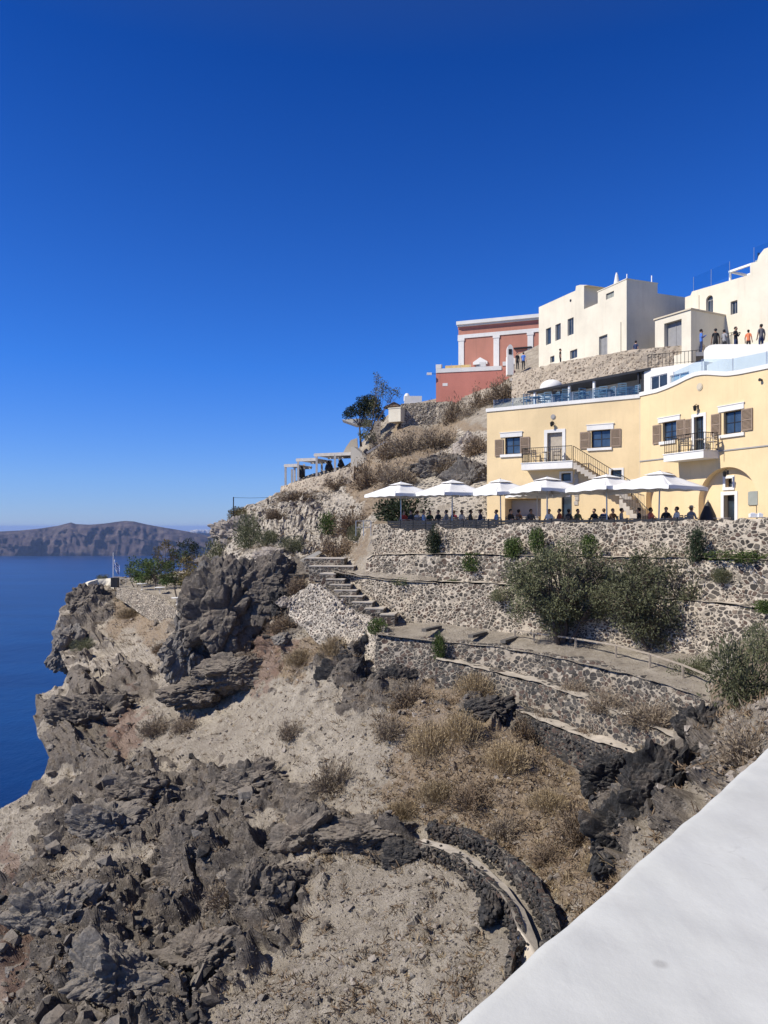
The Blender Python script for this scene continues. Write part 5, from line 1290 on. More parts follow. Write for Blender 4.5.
# ------------------------------------------------------------------ boulders and outcrops that can be told apart
def boulder(name,label,px,py,Y,w,h,mat,seed,cat='rock',sub=5,depthf=.8,sc_=1.0,amp=.6):
    """angular lava block: W x H pixels across at depth Y"""
    c=pt(px,py,Y); a=w/2*Y/F; b=h/2*Y/F; R_=(a+b)/2
    bm=bmesh.new(); bmesh.ops.create_icosphere(bm,subdivisions=sub,radius=1); off=Vector((seed*3.3,seed*7.1,seed*1.9))
    rr=random.Random(seed*17+3); pl=[]
    for _ in range(15): pl.append((rdir(rr),rr.uniform(.62,1.0)))
    for v in bm.verts:
        u=v.co.copy(); rad=1.12
        for n_,d_ in pl:
            k=n_.dot(u)
            if k>.05: rad=min(rad,d_/k)
        q=u*rad*1.3*sc_+off; d=facet(q*1.0)*.55+facet(q*2.4+off)*.30+facet(q*5.5)*.13+noise.fractal(q*9,1,2,4)*.05-.5*max(0,.12-abs(noise.noise(q*1.3+off*2)))
        k=rad*(1+amp*d)
        v.co=Vector((u.x*a*k,u.y*max(a,b)*depthf*k,u.z*b*k))
    me=bpy.data.meshes.new(name); bm.to_mesh(me); bm.free(); me.materials.append(mat); me.update()
    o=bpy.data.objects.new(name,me); COL.objects.link(o); o.location=c; return tag(o,label,cat)
BO=[
('rock_outcrop','massive dark lava outcrop rising at the cliff shoulder in front of the lookout',232,622,53,96,100,M['lava'],1,6,.6),
('rock_outcrop','grey lava shoulder at the base of the massive outcrop, facing the sea',190,648,54,46,70,M['lava_grey'],2,6,.7),
('rock_outcrop','upper dark crown of the massive outcrop with layered ledges',268,590,52.3,74,64,M['lava'],41,6,.6),
('rock_outcrop','grey crest of the massive outcrop under the shoulder bush',222,586,54,46,44,M['lava_grey'],42,6,.6),
('rock_outcrop','low dark block joining the massive outcrop to the bank of the steps',288,606,50.4,40,40,M['lava_black'],43,6,.8),  # black stone stands for shade on the outcrop's side away from the sun
('rock_outcrop','brown sloping block joining the massive outcrop to the scree',206,690,52,70,34,M['lava'],44,6,.9),
('rock_outcrop','brownish lower block of the massive outcrop with a vertical crack',236,672,50.5,84,44,M['lava'],3,6,.7),
('boulder','pale grey block lodged right of the massive outcrop foot'.replace('right of','beside'),283,640,47.5,22,16,M['lava_grey'],4,4,.8),
('rock_outcrop','dark jagged crag hanging just below the path corner',352,680,43,56,58,M['lava_black'],5,6,.6),
('rock_outcrop','small dark crag below the pale wall foot next to the path corner',398,682,41.5,42,34,M['lava_black'],6,5,.6),
('rock_outcrop','black rock knob under the golden grass mound',486,716,34.5,62,34,M['lava_black'],7,6,.6),
('rock_outcrop','dark boulder cluster casting deep shade in the middle of the scree',252,788,38.2,62,34,M['lava_black'],8,6,.6),
('rock_outcrop','dark rounded crag above the lower scree edge',318,842,31.6,66,58,M['lava_black'],9,6,.6),
('rock_outcrop','long dark crag bordering the lower scree near the ring wall',372,838,30,74,34,M['lava_black'],10,6,.6),
('rock_outcrop','knobbly dark crag in the middle of the lower rocks',196,868,32,66,60,M['lava'],11,6,.6),
('rock_outcrop','dark crag at the lower scree edge beside the grey shrub',262,900,27.4,58,70,M['lava_black'],12,6,.6),
('rock_outcrop','broad dark shelf of rock jutting over the sea',98,724,60,92,62,M['lava'],13,6,.7),
('rock_outcrop','dark block under the jutting rock shelf',112,828,40.5,66,44,M['lava_grey'],14,6,.6),
('rock_outcrop','dark block low among the lower rocks beside the scree',205,962,26,70,50,M['lava'],15,6,.6),
('rock_outcrop','grey block at the very bottom of the lower rocks',120,985,24.6,90,60,M['lava_grey'],16,6,.6),
('rock_outcrop','weathered grey block on the seaward side of the lower rocks',58,925,30.5,80,60,M['lava_grey'],17,6,.6),
('rock_outcrop','black crag at the head of the gully below the curving wall',618,782,28,56,40,M['lava_black'],18,6,.6),
('rock_outcrop','black smooth wall of rock in the gully beside the parapet',664,800,23.5,84,92,M['lava_black'],19,6,.5),
('rock_outcrop','black crag at the bottom of the gully, half hidden by the parapet',626,842,21.6,56,64,M['lava_black'],20,6,.6),
('rock_outcrop','black rock rib climbing from the gully to the path end',708,742,24.5,46,70,M['lava_black'],21,6,.6),
('boulder','lone dark boulder leaning against the low ring wall',488,908,22.6,20,30,M['lava_black'],22,4,.8),
('rock_outcrop','layered dark cliff head at the tip of the headland',86,606,106,44,48,M['lava'],23,6,.7),
('rock_outcrop','steep dark cliff flank of the headland above the sea',72,646,98,40,50,M['lava_grey'],24,6,.7),
('rock_outcrop','pale layered ledge of rock behind the ochre house corner',468,450,73,36,30,M['pumice'],25,5,.6),
('rock_outcrop','grey fractured bedrock on the slope beside the ochre house',470,480,60,44,40,M['lava_grey'],26,6,.5),
('rock_outcrop','grey fractured bedrock above the second umbrella',440,468,66,50,30,M['lava_grey'],27,6,.5),
('rock_outcrop','pale rocky crest on the skyline beside the thin pole',238,534,70,44,34,M['pumice'],28,6,.6),
('rock_outcrop','pale block in the slope above the big dark outcrop',276,560,58,44,22,M['pumice'],29,5,.6),
('rock_outcrop','dark ledge block in the middle of the lower rocks near the sea',150,800,39,60,40,M['lava'],30,6,.6),
('rock_outcrop','small dark crag between the scree and the black ring wall',402,858,27.2,40,24,M['lava_black'],31,5,.6),
]
BO=[(x[:7]+(M['lava'],)+x[8:]) if (x[7] is M['lava_black'] and x[2]<400 and x[3]>735) else x for x in BO]
for n_,lab,px,py,Y,w,h,m_,sd,sub,df in BO:
    Yh=D1(px,py)
    if n_=='boulder' and py>900: Y=Yh-.95; w,h=w*1.1,h*1.1
    elif py>735 and abs(Yh-Y)<9: Y=Yh-(.16 if px<580 else .34)*w*Yh/F; w,h=w*1.2,h*1.2
    boulder(n_,lab,px,py,min(Y,Yh+.25*w*Y/F) if Yh<Y+8 else Y,w,h,m_,sd,'rock',sub,df)
# ------------------------------------------------------------------ parasols over the terrace
ZF=-.28
def cloth_quad(mb,a,b,c,d,n=8,sag=.0):
    o=len(mb.v)
    for i in range(n+1):
        for j in range(n+1):
            u,v=i/n,j/n; p=(a*(1-u)+b*u)*(1-v)+(d*(1-u)+c*u)*v
            p=p-Vector((0,0,sag*math.sin(math.pi*u)*math.sin(math.pi*v))); mb.v.append(tuple(p))
    for i in range(n):
        for j in range(n): mb.f.append((o+i*(n+1)+j,o+(i+1)*(n+1)+j,o+(i+1)*(n+1)+j+1,o+i*(n+1)+j+1)); mb.m.append(0)
def parasol_parts(root,h=1.55):
    V=Vector; m=MB(); rim=2.33; top=2.93
    cs=[V((h,h,rim)),V((-h,h,rim)),V((-h,-h,rim)),V((h,-h,rim))]; ts=[V((.36,.36,top)),V((-.36,.36,top)),V((-.36,-.36,top)),V((.36,-.36,top))]
    for i in range(4):
        j=(i+1)%4; cloth_quad(m,cs[i],cs[j],ts[j],ts[i],8,.09)
    o=m.build('canopy',M['canvas'],root,smooth=True,fix=False); sol=o.modifiers.new('t','SOLIDIFY'); sol.thickness=.012
    m=MB()
    for i in range(4):
        j=(i+1)%4; a,b=cs[i],cs[j]; n=16; k=len(m.v); out=((a+b)/2*V((1,1,0))).normalized()
        for q in range(n+1):
            p=a.lerp(b,q/n); w=.015*math.sin(q*2.1+i); m.v += [tuple(p+out*.004),tuple(p+out*(.02+w)-V((0,0,.17+.02*math.sin(q*1.3))))]
        for q in range(n): m.f.append((k+2*q,k+2*q+2,k+2*q+3,k+2*q+1)); m.m.append(0)
    m.build('valance',M['canvas'],o,smooth=True,fix=False)
    m=MB(); vs=[V((.52,.52,2.93)),V((-.52,.52,2.93)),V((-.52,-.52,2.93)),V((.52,-.52,2.93))]; ap=V((0,0,3.14))
    for i in range(4): cloth_quad(m,vs[i],vs[(i+1)%4],ap,ap,4,.02)
    m.build('vent',M['canvas'],o,smooth=True,fix=False)
    m=MB(); m.tube([(0,0,0),(0,0,3.16)],.035,8); m.build('pole',M['steel'],root)
    for i in range(8):
        a=i*math.pi/4; L=h*(1.40 if i%2 else 1.0); r=MB(); r.tube([(0,0,2.85),(math.cos(a)*L,math.sin(a)*L,rim-.02)],.014,5); r.build('rib',M['wood'],root)
    m=MB(); m.box(-.35,.35,-.35,.35,.005,.07); m.lathe((0,0,.07),[(.09,0),(.07,.05),(.045,.35)],10); m.build('base',M['grey'],root)
PS=[(401,48.6,.62,1.5,'white square parasol at the outer end of the terrace'),(452,46.6,.5,1.5,'white square parasol second from the outer end of the terrace, beside the dark shade'),
 (501,45.6,.55,1.42,'white square parasol third from the outer end, overlapping the ochre house corner'),(547,43.6,.45,1.62,'large white square parasol below the first balcony'),
 (537,48.3,.3,1.35,'white square parasol set back against the ochre house wall'),(607,41.6,.5,1.6,'white square parasol below the outside stair'),(658.5,39.2,.62,1.52,'white square parasol closest to the arched niche')]
PP=None
for px,Y,rz,h,lab in PS:
    g=pt(px,H,Y); g.z=ZF
    if PP is None:
        PP=thing('parasol',lab,'parasol',g,rz,'white parasols on the restaurant terrace'); parasol_parts(PP,1.52); PP.scale=(1.09,1.09,1.0)
    else: copy_tree(PP,g,rz,(h/1.4,h/1.4,1.0),lab).rotation_euler=(rnd.uniform(-.03,.03),rnd.uniform(-.03,.03),rz)

# ------------------------------------------------------------------ people
def skinned(name,joints,mats,matf):
    """joints: name -> (parent, (x,y,z), r); one continuous skinned body"""
    names=list(joints); idx={n:i for i,n in enumerate(names)}
    me=bpy.data.meshes.new(name); me.from_pydata([joints[n][1] for n in names],[(idx[joints[n][0]],idx[n]) for n in names if joints[n][0]],[])
    o=bpy.data.objects.new(name,me); COL.objects.link(o); m=o.modifiers.new('s','SKIN'); m.use_smooth_shade=True
    for n in names:
        sv=me.skin_vertices[0].data[idx[n]]; r=joints[n][2]; sv.radius=r if hasattr(r,'__len__') else (r,r); sv.use_root=(joints[n][0] is None)
    sb=o.modifiers.new('ss','SUBSURF'); sb.levels=1; sb.render_levels=1
    dg=bpy.context.evaluated_depsgraph_get(); dg.update(); nm=bpy.data.meshes.new_from_object(o.evaluated_get(dg)); bpy.data.objects.remove(o)
    nm.materials.clear()
    for x in mats: nm.materials.append(x)
    for p in nm.polygons: p.material_index=matf(p.center); p.use_smooth=True
    return nm
def body(seated,pose=0):
    J={}; B=.47 if seated else .93
    J['pelvis']=(None,(0,.02,B),(.165,.12)); J['waist']=('pelvis',(0,.03,B+.2),(.135,.105)); J['chest']=('waist',(0,.02 if not seated else .05,B+.42),(.175,.12)); J['neckb']=('chest',(0,.03,B+.55),(.10,.08))
    J['neck']=('neckb',(0,.01,B+.62),.055); J['jaw']=('neck',(0,-.02,B+.68),(.07,.08)); J['brow']=('jaw',(0,-.01,B+.76),(.078,.095)); J['crown']=('brow',(0,.0,B+.83),(.06,.07)); J['nose']=('jaw',(0,-.125,B+.715),.012)
    for s in(-1,1):
        k='L' if s<0 else 'R'
        J['sh'+k]=('neckb',(s*.175,.03,B+.5),.07)
        if seated: el,wr=(s*.24,-.04,B+.24),(s*.16,-.26,B+.27)
        elif pose==1: el,wr=(s*.27,.0,B+.24),(s*.12,-.2,B+.36)
        else: el,wr=(s*.245,.05,B+.22),(s*.26,-.03,B-.03)
        J['el'+k]=('sh'+k,el,.048); J['wr'+k]=('el'+k,wr,.031)
        e=Vector(wr)-Vector(el); e.normalize(); side=e.cross(Vector((0,1,0))).normalized() if abs(e.y)<.9 else Vector((1,0,0))
        pm=Vector(wr)+e*.07; J['pa'+k]=('wr'+k,tuple(pm),(.038,.02))
        for q,(o_,L) in enumerate(((-.03,.075),(-.01,.085),(.01,.08),(.03,.06))):
            a=pm+e*.035+side*o_; J['f%d%s'%(q,k)]=('pa'+k,tuple(a),.009); b=a+e*L*.6+Vector((0,-.012,0)); J['g%d%s'%(q,k)]=('f%d%s'%(q,k),tuple(b),.007)
        J['th'+k]=('wr'+k,tuple(Vector(wr)+e*.035-side*.045),.011); J['tt'+k]=('th'+k,tuple(Vector(wr)+e*.08-side*.06),.008)
        J['hip'+k]=('pelvis',(s*.095,.01,B-.05),.095)
        if seated: kn,an,toe=(s*.13,-.43,.50),(s*.13,-.40,.09),(s*.14,-.56,.04)
        else: kn,an,toe=(s*.10,-.01,.50),(s*.105,.03,.09),(s*.12,-.13,.04)
        J['kn'+k]=('hip'+k,kn,.066); J['an'+k]=('kn'+k,an,.043); J['to'+k]=('an'+k,toe,.038)
    def mf(c):
        if c.z>B+.585: return 2
        if seated:
            if c.z>B+.03 and not (c.y<-.12 and c.z>B+.2 and abs(c.x)<.24): return 0
            if c.z>B+.2: return 2
            return 1 if c.z>.12 else 3
        if c.z>B+.0 and abs(c.x)<.33 and c.z>.93: return 0 if (abs(c.x)<.225 or c.z>B+.3) else 2
        if abs(c.x)>.215: return 2
        return 1 if c.z>.13 else 3
    cols=[M['whitepaint'],M['dark'],M['skin'],M['dark']]
    m=skinned('body',J,cols,mf)
    h=MB(); c=Vector((0,.015,B+.79)); bm=bmesh.new(); bmesh.ops.create_uvsphere(bm,u_segments=14,v_segments=9,radius=1)
    vs=[]; fs=[]
    for v in bm.verts:
        q=Vector((v.co.x*.098,v.co.y*.118,v.co.z*.098)); q.y+=.012
        if v.co.y<-.25 and v.co.z<.35: q*=.72                          # the face stays free
        if v.co.z<0 and v.co.y>0: q.z*=1.35
        vs.append(c+q)
    for f in bm.faces: fs.append(tuple(v.index for v in f.verts))
    bm.free(); h.add(vs,fs)
    hm=h.mesh('hair',M['hair'],smooth=True); e=MB()
    for s in(-1,1): e.blob((s*.032,-.098,B+.765),(.012,.008,.008),1,1,0)
    return m,hm,e.mesh('eyes',M['dark'],smooth=True)
BODY={('sit',0):body(True),('stand',0):body(False,0),('stand',1):body(False,1)}
CLOTH={}
def cloth(c):
    if c not in CLOTH: CLOTH[c]=m_simple('cloth_%d'%len(CLOTH),c,.9,.12,7,.2)
    return CLOTH[c]
def person(kind,pose,loc,rz,label,shirt,trous,skin='skin',hair='hair',scale=1.0,group=None):
    b,hm,em=BODY[kind,pose]; t=thing('person',label,'person',loc,rz,group); t.scale=(scale,)*3
    o=bpy.data.objects.new('body',b); COL.objects.link(o); o.parent=t
    for i,m in enumerate((cloth(shirt),cloth(trous),M[skin],M['dark'])): o.material_slots[i].link='OBJECT'; o.material_slots[i].material=m
    h=bpy.data.objects.new('hair',hm); COL.objects.link(h); h.parent=t; h.material_slots[0].link='OBJECT'; h.material_slots[0].material=M[hair]
    e=bpy.data.objects.new('eyes',em); COL.objects.link(e); e.parent=t
    return t
WHT,BLK,RED,BLU,GRY,NAV,ORG,LBL=(.75,.74,.72),(.03,.03,.033),(.42,.06,.05),(.08,.19,.55),(.3,.3,.31),(.035,.05,.11),(.75,.22,.10),(.30,.45,.70)
# chair and table of the terrace
def chair_parts(root,mat,w=.23,h=.46,bh=.88):
    m=MB(); m.box(-w,w,-w,w,h-.035,h); m.build('seat',mat,root)
    m=MB(); 
    for i in range(4): z=h+.12+(bh-h-.14)*i/3; m.box(-w,w,w-.03,w,z-.03,z+.03)
    m.build('backrest',mat,root)
    for sx in(-1,1):
        for sy in(-1,1):
            m=MB(); m.box(sx*w-.018,sx*w+.018,sy*w-.018,sy*w+.018,0,bh if sy>0 else h+.2); m.build('leg',mat,root)
        m=MB(); m.box(sx*w-.022,sx*w+.022,-w-.02,w-.02,h+.2,h+.235); m.build('armrest',mat,root)
def table_parts(root,mat,leg,r=.4,h=.74):
    m=MB(); m.lathe((0,0,h-.035),[(0,0),(r,0),(r+.005,.018),(r,.035),(0,.035)],24); m.build('tabletop',mat,root)
    m=MB(); m.lathe((0,0,0),[(.22,0),(.22,.02),(.05,.05),(.035,.1),(.035,h-.035)],10); m.build('pedestal',leg,root)
SEAT=[(430,49.2,'in dark green deep in the shade past the outermost parasol',(.05,.09,.06),BLK,'skin','hair'),(438,48.0,'in black right of the dark post'.replace('right of','beside'),BLK,NAV,'skin','hair'),(454,48.6,'in wine red near the second parasol pole',(.25,.04,.06),BLK,'skin','hair_b'),
 (471,47.4,'in charcoal at the shaded wall end',(.07,.07,.075),BLK,'skin_dark','hair'),(480,46.8,'in navy stripes between the second and third parasols',NAV,GRY,'skin','hair_b'),(511,45.8,'in black beside the third parasol pole',BLK,BLK,'skin','hair'),
 (559,44.8,'in brick red past the large parasol pole',(.33,.09,.06),NAV,'skin','hair'),(569,45.6,'in charcoal just before the dark doorway',(.06,.06,.065),BLK,'skin_dark','hair'),(613,44,'in dark brown next to the couple',(.12,.07,.045),BLK,'skin','hair'),(666,41,'in black under the parasol nearest the niche',BLK,GRY,'skin','hair'),
 (404,49.4,'in red at the outer end table',RED,NAV,'skin','hair'),(411,48.3,'in black under the outermost parasol',BLK,BLK,'skin','hair'),(417.5,49.6,'in a white shirt under the outermost parasol',WHT,GRY,'skin','hair_b'),
 (424,48.4,'in pale blue between the outermost parasol and the second',LBL,NAV,'skin','hair_b'),(446,47.6,'in light grey leaning beside the second parasol pole',GRY,WHT,'skin','hair'),(462,47.8,'in white in the deep shade near the house corner',WHT,NAV,'skin_dark','hair'),
 (496,47.2,'in pale blue just beside the ochre house corner',LBL,BLK,'skin','hair_b'),(519,46.6,'in orange-brown in front of the alcove',(.35,.16,.08),BLK,'skin','hair'),(531,45.6,'in dark grey in front of the alcove',(.1,.1,.1),BLK,'skin_dark','hair'),
 (549,45.4,'in white under the large parasol',WHT,BLK,'skin','hair_b'),(578,45.2,'in olive beside the dark doorway',(.12,.13,.07),NAV,'skin','hair'),(594,44.6,'in black against the sunlit wall, first of a couple',BLK,GRY,'skin','hair'),(604,44.2,'in dark navy against the sunlit wall, second of a couple',NAV,BLK,'skin','hair_b'),
 (622,43.2,'in grey near the stair foot',GRY,BLK,'skin','hair'),(638.5,42.4,'in black below the stair railing',BLK,NAV,'skin','hair'),(651,41.8,'in dusty red below the parasol by the niche',(.45,.14,.12),BLK,'skin_dark','hair'),
 (676.5,40.2,'with long dark hair and a white shirt',WHT,NAV,'skin','hair'),(691.5,39.4,'in grey with a sun hat near the arched niche',(.26,.25,.25),BLK,'skin','hair_b')]
CH=thing('terrace_chair','dark chair','chair'); chair_parts(CH,M['wood']); TB=thing('round_table','round table','table'); table_parts(TB,M['slab'],M['dark'])
first=True
for i,(px,Y,lab,sh,tr,sk,ha) in enumerate(SEAT):
    rz=[.4,-.9,2.6,1.2,-2.0,.7,-1.4,2.2,.2,-.6][i%10]; g=pt(px,H,Y); g.z=ZF
    p=person('sit',0,g,rz,'seated diner '+lab,sh,tr,sk,ha,group='diners on the terrace')
    o=CH if first else copy_tree(CH); first=False
    o.location=g+Vector((0,0,.01)); o.rotation_euler=(0,0,rz); tag(o,'wooden armchair of the diner '+lab,'chair','chairs on the restaurant terrace')
    if 'sun hat' in lab:
        q=MB(); q.lathe((0,.01,1.29),[(.19,-.01),(.185,.0),(.10,.015),(.095,.09),(0,.11)],18); q.build('sun_hat',cloth((.55,.45,.32)),p)
TBP=[(408,48.8,'at the outer end of the terrace'),(421,49,'under the outermost parasol'),(454,47.2,'beside the second parasol pole'),(488,46.6,'near the ochre house corner'),(525,46,'in front of the alcove'),(560,44.6,'near the dark doorway'),(599,43.9,'of the couple by the sunlit wall'),(630,42.3,'at the foot of the outside stair'),(664,40.6,'under the parasol by the niche'),(684,39.6,'beside the diner in the sun hat'),(722,38.6,'in front of the white doorway'),(757,36.2,'close to the meter cabinet')]
for i,(px,Y,lab) in enumerate(TBP):
    o=TB if i==0 else copy_tree(TB); g=pt(px,H,Y); g.z=ZF+.005; o.location=g; tag(o,'small round pedestal table '+lab,'table','tables on the restaurant terrace')
# two white napkin boxes on the last table, a folded dark parasol
g=pt(708,H,40); g.z=ZF; t=thing('folded_parasol','dark folded parasol leaning wide like a tent by the arched niche','parasol',g); q=MB(); q.lathe((0,0,0),[(.5,.25),(.52,.35),(.38,.9),(.12,1.5),(.03,1.62),(0,1.63)],12); q.build('cover',M['dark'],t,smooth=True); q=MB(); q.tube([(0,0,0),(0,0,1.7)],.03,6); q.build('pole',M['steel'],t)
for px,Y,lab in ((753,36.1,'white napkin box on the table near the meter cabinet, the wider one'),(760,36.3,'white napkin box on the table near the meter cabinet, the smaller one')):
    g=pt(px,H,Y); g.z=ZF+.752; q=MB(); w=.16 if px<757 else .10; q.box(-w,w,-.1,.1,0,.16); q.box(-w*.6,w*.6,-.02,.02,.16,.2); o=q.build('napkin_box',M['whitepaint']); o.location=g; tag(o,lab,'box')
# wooden sideboard in the alcove
g=LF.P((LF.s(512)+LF.s(534))/2,ZF+.02,-.6); t=thing('sideboard','wooden sideboard standing in the shaded alcove of the ochre house','sideboard',g,LF.rz); q=MB(); q.box(-1.0,1.0,-.25,.25,.1,.95); q.build('cabinet',M['doorwood'],t); q=MB(); q.box(-1.05,1.05,-.3,.3,.95,1.0); q.build('top',M['wood'],t); q=MB(); q.box(-.98,.98,-.22,.22,0,.1); q.build('plinth',M['dark'],t)
# dark low fence along the wall top
t=thing('terrace_fence','low dark slatted fence along the terrace edge under the parasols','fence',pt(540,524,40.9)); TX=np.array([(a,Y) for a,_,_,Y in T1])
fx=[388+i*(690-388)/24 for i in range(25)]
for i in range(24):
    a,b=fx[i],fx[i+1]; Ya,Yb=np.interp(a,TX[:,0],TX[:,1])+.16,np.interp(b,TX[:,0],TX[:,1])+.16; P_,Q_=pt(a,H,Ya),pt(b,H,Yb); d=(Q_-P_); n=Vector((-d.y,d.x,0)).normalized()
    q=MB()
    for k in range(4): z=-.16+.155*k; q.obox((P_+Q_)/2+Vector((0,0,z)),d/2*.985,n*.012,Vector((0,0,.066)))
    q.build('slat_panel',M['dark'],t,world=True)
    q=MB(); q.obox(P_+Vector((0,0,.1)),Vector((.03,0,0)),Vector((0,.03,0)),Vector((0,0,.36))); q.build('post',M['dark'],t,world=True)
# metal rail at the head of the steps
t=thing('step_railing','short grey tube railing at the outer end of the terrace wall above the steps','railing',pt(363,534,48.6))
for px in (356,363.5,371): q=MB(); a=pt(px,521,48.8); q.tube([a,a-Vector((0,0,.95))],.03,6); q.build('post',M['steel'],t,world=True)
for dz in (0,.4): q=MB(); q.tube([pt(356,521,48.8)-Vector((0,0,dz)),pt(371,521,48.8)-Vector((0,0,dz))],.028,6); q.build('bar',M['steel'],t,world=True)

# ------------------------------------------------------------------ roof terrace furniture
RC=thing('roof_chair','','chair'); chair_parts(RC,M['bluegrey'],.25,.46,.98); RT=thing('roof_table','','table'); table_parts(RT,M['bluegrey'],M['bluegrey'],.42)
places='beside the roof corner|next to the roof corner, turned away|before the first white canopy post|just past the first white canopy post|midway between the first two white posts|nearer the second white post|just past the second white post|halfway along the canopy|before the third white post|just past the third white post|under the dark end of the canopy|next to the dark canopy posts'.split('|')
for i,pl in enumerate(places):
    px=529.5+i*9.3; o=RC if i==0 else copy_tree(RC); g=LF.P(LF.s(px,-1.2),ZR,-1.0-(i%2)*.9); o.location=g; o.rotation_euler=(0,0,[.3,2.6,-.4,1.9,3.0,-1.2][i%6]); tag(o,'blue-grey chair on the roof terrace, '+pl,'chair','blue-grey chairs on the roof terrace')
for i,(px,pl) in enumerate(((534.5,'by the roof corner'),(555,'before the second white post'),(580,'halfway along the canopy'),(606,'past the third white post'),(626,'near the dark canopy posts'))):
    o=RT if i==0 else copy_tree(RT); g=LF.P(LF.s(px,-1.4),ZR,-1.5); o.location=g; tag(o,'blue-grey round table on the roof terrace '+pl,'table','tables on the roof terrace')
g=CF.P(CF.s(622),ZR,-2.6); t=thing('planter','dark bushy plant in a pot under the shaded end of the canopy','plant',g); q=MB(); q.lathe((0,0,0),[(0,0),(.22,0),(.3,.5),(.26,.5),(0,.45)],14); q.build('pot',M['terracotta'],t)
f,s=proto('pine',1); o=bpy.data.objects.new('foliage',f); COL.objects.link(o); o.parent=t; o.location=(0,0,.45); o.scale=(.6,.6,.9)
g=CF.P(CF.s(550),ZR,-.9); t=thing('slim_lamp_post','slim white post with a small cross arm at the roof terrace edge','post',g); q=MB(); q.tube([(0,0,0),(0,0,2.3)],.03,6); q.build('pole',M['whitepaint'],t); q=MB(); q.tube([(-.35,0,2.1),(.35,0,2.1)],.025,6); q.build('arm',M['whitepaint'],t)
# ------------------------------------------------------------------ promenade crowd
for px,Y,pose,rz,lab,sh,tr,ha,dz,scl in [
 (701.5,64.0,1,1.3,'person in a bright blue shirt at the head of the promenade row',BLU,NAV,'hair',0,1.0),
 (715.5,64.0,0,3.0,'person in a black top standing beside the one in bright blue',BLK,BLK,'hair',0,1.02),
 (724.5,63.6,1,2.0,'person in a grey jacket bent over their hands on the promenade',GRY,BLK,'hair',-.35,.97),
 (736,63.4,1,.6,'person in black with a white collar on the promenade',BLK,NAV,'hair',0,1.02),
 (748.5,63.2,0,2.4,'shorter person in an orange top on the promenade',ORG,BLK,'hair',-.25,.9),
 (761,63.0,0,3.3,'person in a checked grey shirt with arms out, last in the promenade row',(.16,.15,.16),NAV,'hair',0,1.06)]:
    g=pt(px,H,Y-4.6); g.z=13.3; s_=scl*(1+dz*.12)*1.1; person('stand',pose,g,rz,lab,sh,tr,'skin_dark',ha,s_,'people on the promenade')
for px,py,Y,rz,lab,sh in ((636,351,67.6,2.2,'person in navy standing at the white house wall behind the tan parapet',NAV),(560.5,358,74.5,1.4,'person in black behind the tan parapet under the white house windows',BLK),(517.5,362,80.6,.4,'person in black on the steps beside the salmon mansion',BLK),(523.5,362,79.8,2.6,'person in bright blue on the steps beside the salmon mansion',BLU)):
    g=pt(px,py,Y); g.z=g.z-.9 if px>530 else g.z-.8; person('stand',0,g,rz,lab,sh,BLK,'skin','hair',1.0,'people on the promenade')
q=MB(); a=[pt(510,H,84),pt(530,H,79),pt(548,H,82),pt(522,H,92)]; q.prism([(p.x,p.y,15.9) for p in a],(0,0,.28)); struct(q.build('pavement',M['grey']))

# ------------------------------------------------------------------ pergola, small structures on the crest
t=thing('pergola','pale timber pergola in three stepped bays on the crest above the rubble slope','pergola',pt(318,476,83))
for x0,x1,y0,y1,Y0,Y1 in ((284.5,297.5,466.3,464.8,86,85.4),(296.5,317.5,461,458.4,85.4,84.4),(314.5,353,456.2,452.4,84.5,82.8)):
    a,b=pt(x0,y0,Y0),pt(x1,y1,Y1); b.z=a.z=(a.z+b.z)/2; u=(b-a).normalized(); nb=Vector((-u.y,u.x,0))
    for k in (0,3.4):
        q=MB(); q.obox((a+b)/2+nb*k,(b-a)/2,nb*.09,Vector((0,0,.17))); q.build('beam',M['beam'],t,world=True)
    n=max(3,int((b-a).length/.5))
    q=MB()
    for i in range(n+1): c=a.lerp(b,i/n); q.obox(c+nb*1.7+Vector((0,0,.02)),u*.16,nb*1.62,Vector((0,0,.05)))
    q.build('rafter_grid',M['beam'],t,world=True)
for px,yt,yb,Y in ((285.6,467,486,86),(294.6,466,484,85.8),(298.2,461.5,482,85.3),(316.6,456.4,478,84.4),(335,454.5,473,83.6),(352,452.5,468,82.8)):
    for k in (0,1):
        p,q_=pt(px,yt,Y),pt(px,yb,Y); p=p+Vector((.3,3.4,0))*k; q_=q_+Vector((.3,3.4,0))*k; q=MB(); q.obox((p+q_)/2,(.11,0,0),(0,.11,0),(0,0,(p.z-q_.z)/2)); q.build('post',M['beam'],t,world=True)
for px,yb,Y,hh,w,lab in ((301.5,481,86.3,1.7,.42,'dark folded parasol inside the pergola between the two outer bays'),(329,474,85.2,1.5,.5,'dark folded parasol inside the big pergola bay'),(341,470.5,84.6,1.25,.42,'dark covered stack inside the pergola, next to the cream wedge wall'.replace('stack','parasol'))):
    g=pt(px,yb,Y); t=thing('folded_parasol',lab,'parasol',g); q=MB(); q.lathe((0,0,0),[(.05,.3),(w,.5),(w*.8,hh*.6),(.1,hh),(0,hh+.03)],10); q.build('cover',M['dark'],t,smooth=True); q=MB(); q.tube([(0,0,0),(0,0,hh+.1)],.035,6); q.build('pole',M['steel'],t)
def slab(name,label,cat,poly,Y,dep,mat,tilt=0):
    m=MB(); m.prism([pt(x,y,Y) for x,y in poly],(tilt*dep,dep,0)); o=m.build(name,mat); recentre(o,pt(poly[0][0],max(y for _,y in poly),Y)); return tag(o,label,cat)
slab('wedge_wall','cream wedge-shaped garden wall at the end of the pergola','wall',[(350.5,447),(354,446.6),(360,452),(367,458.5),(364,466),(351,469)],82,1.0,M['cream'],.4)
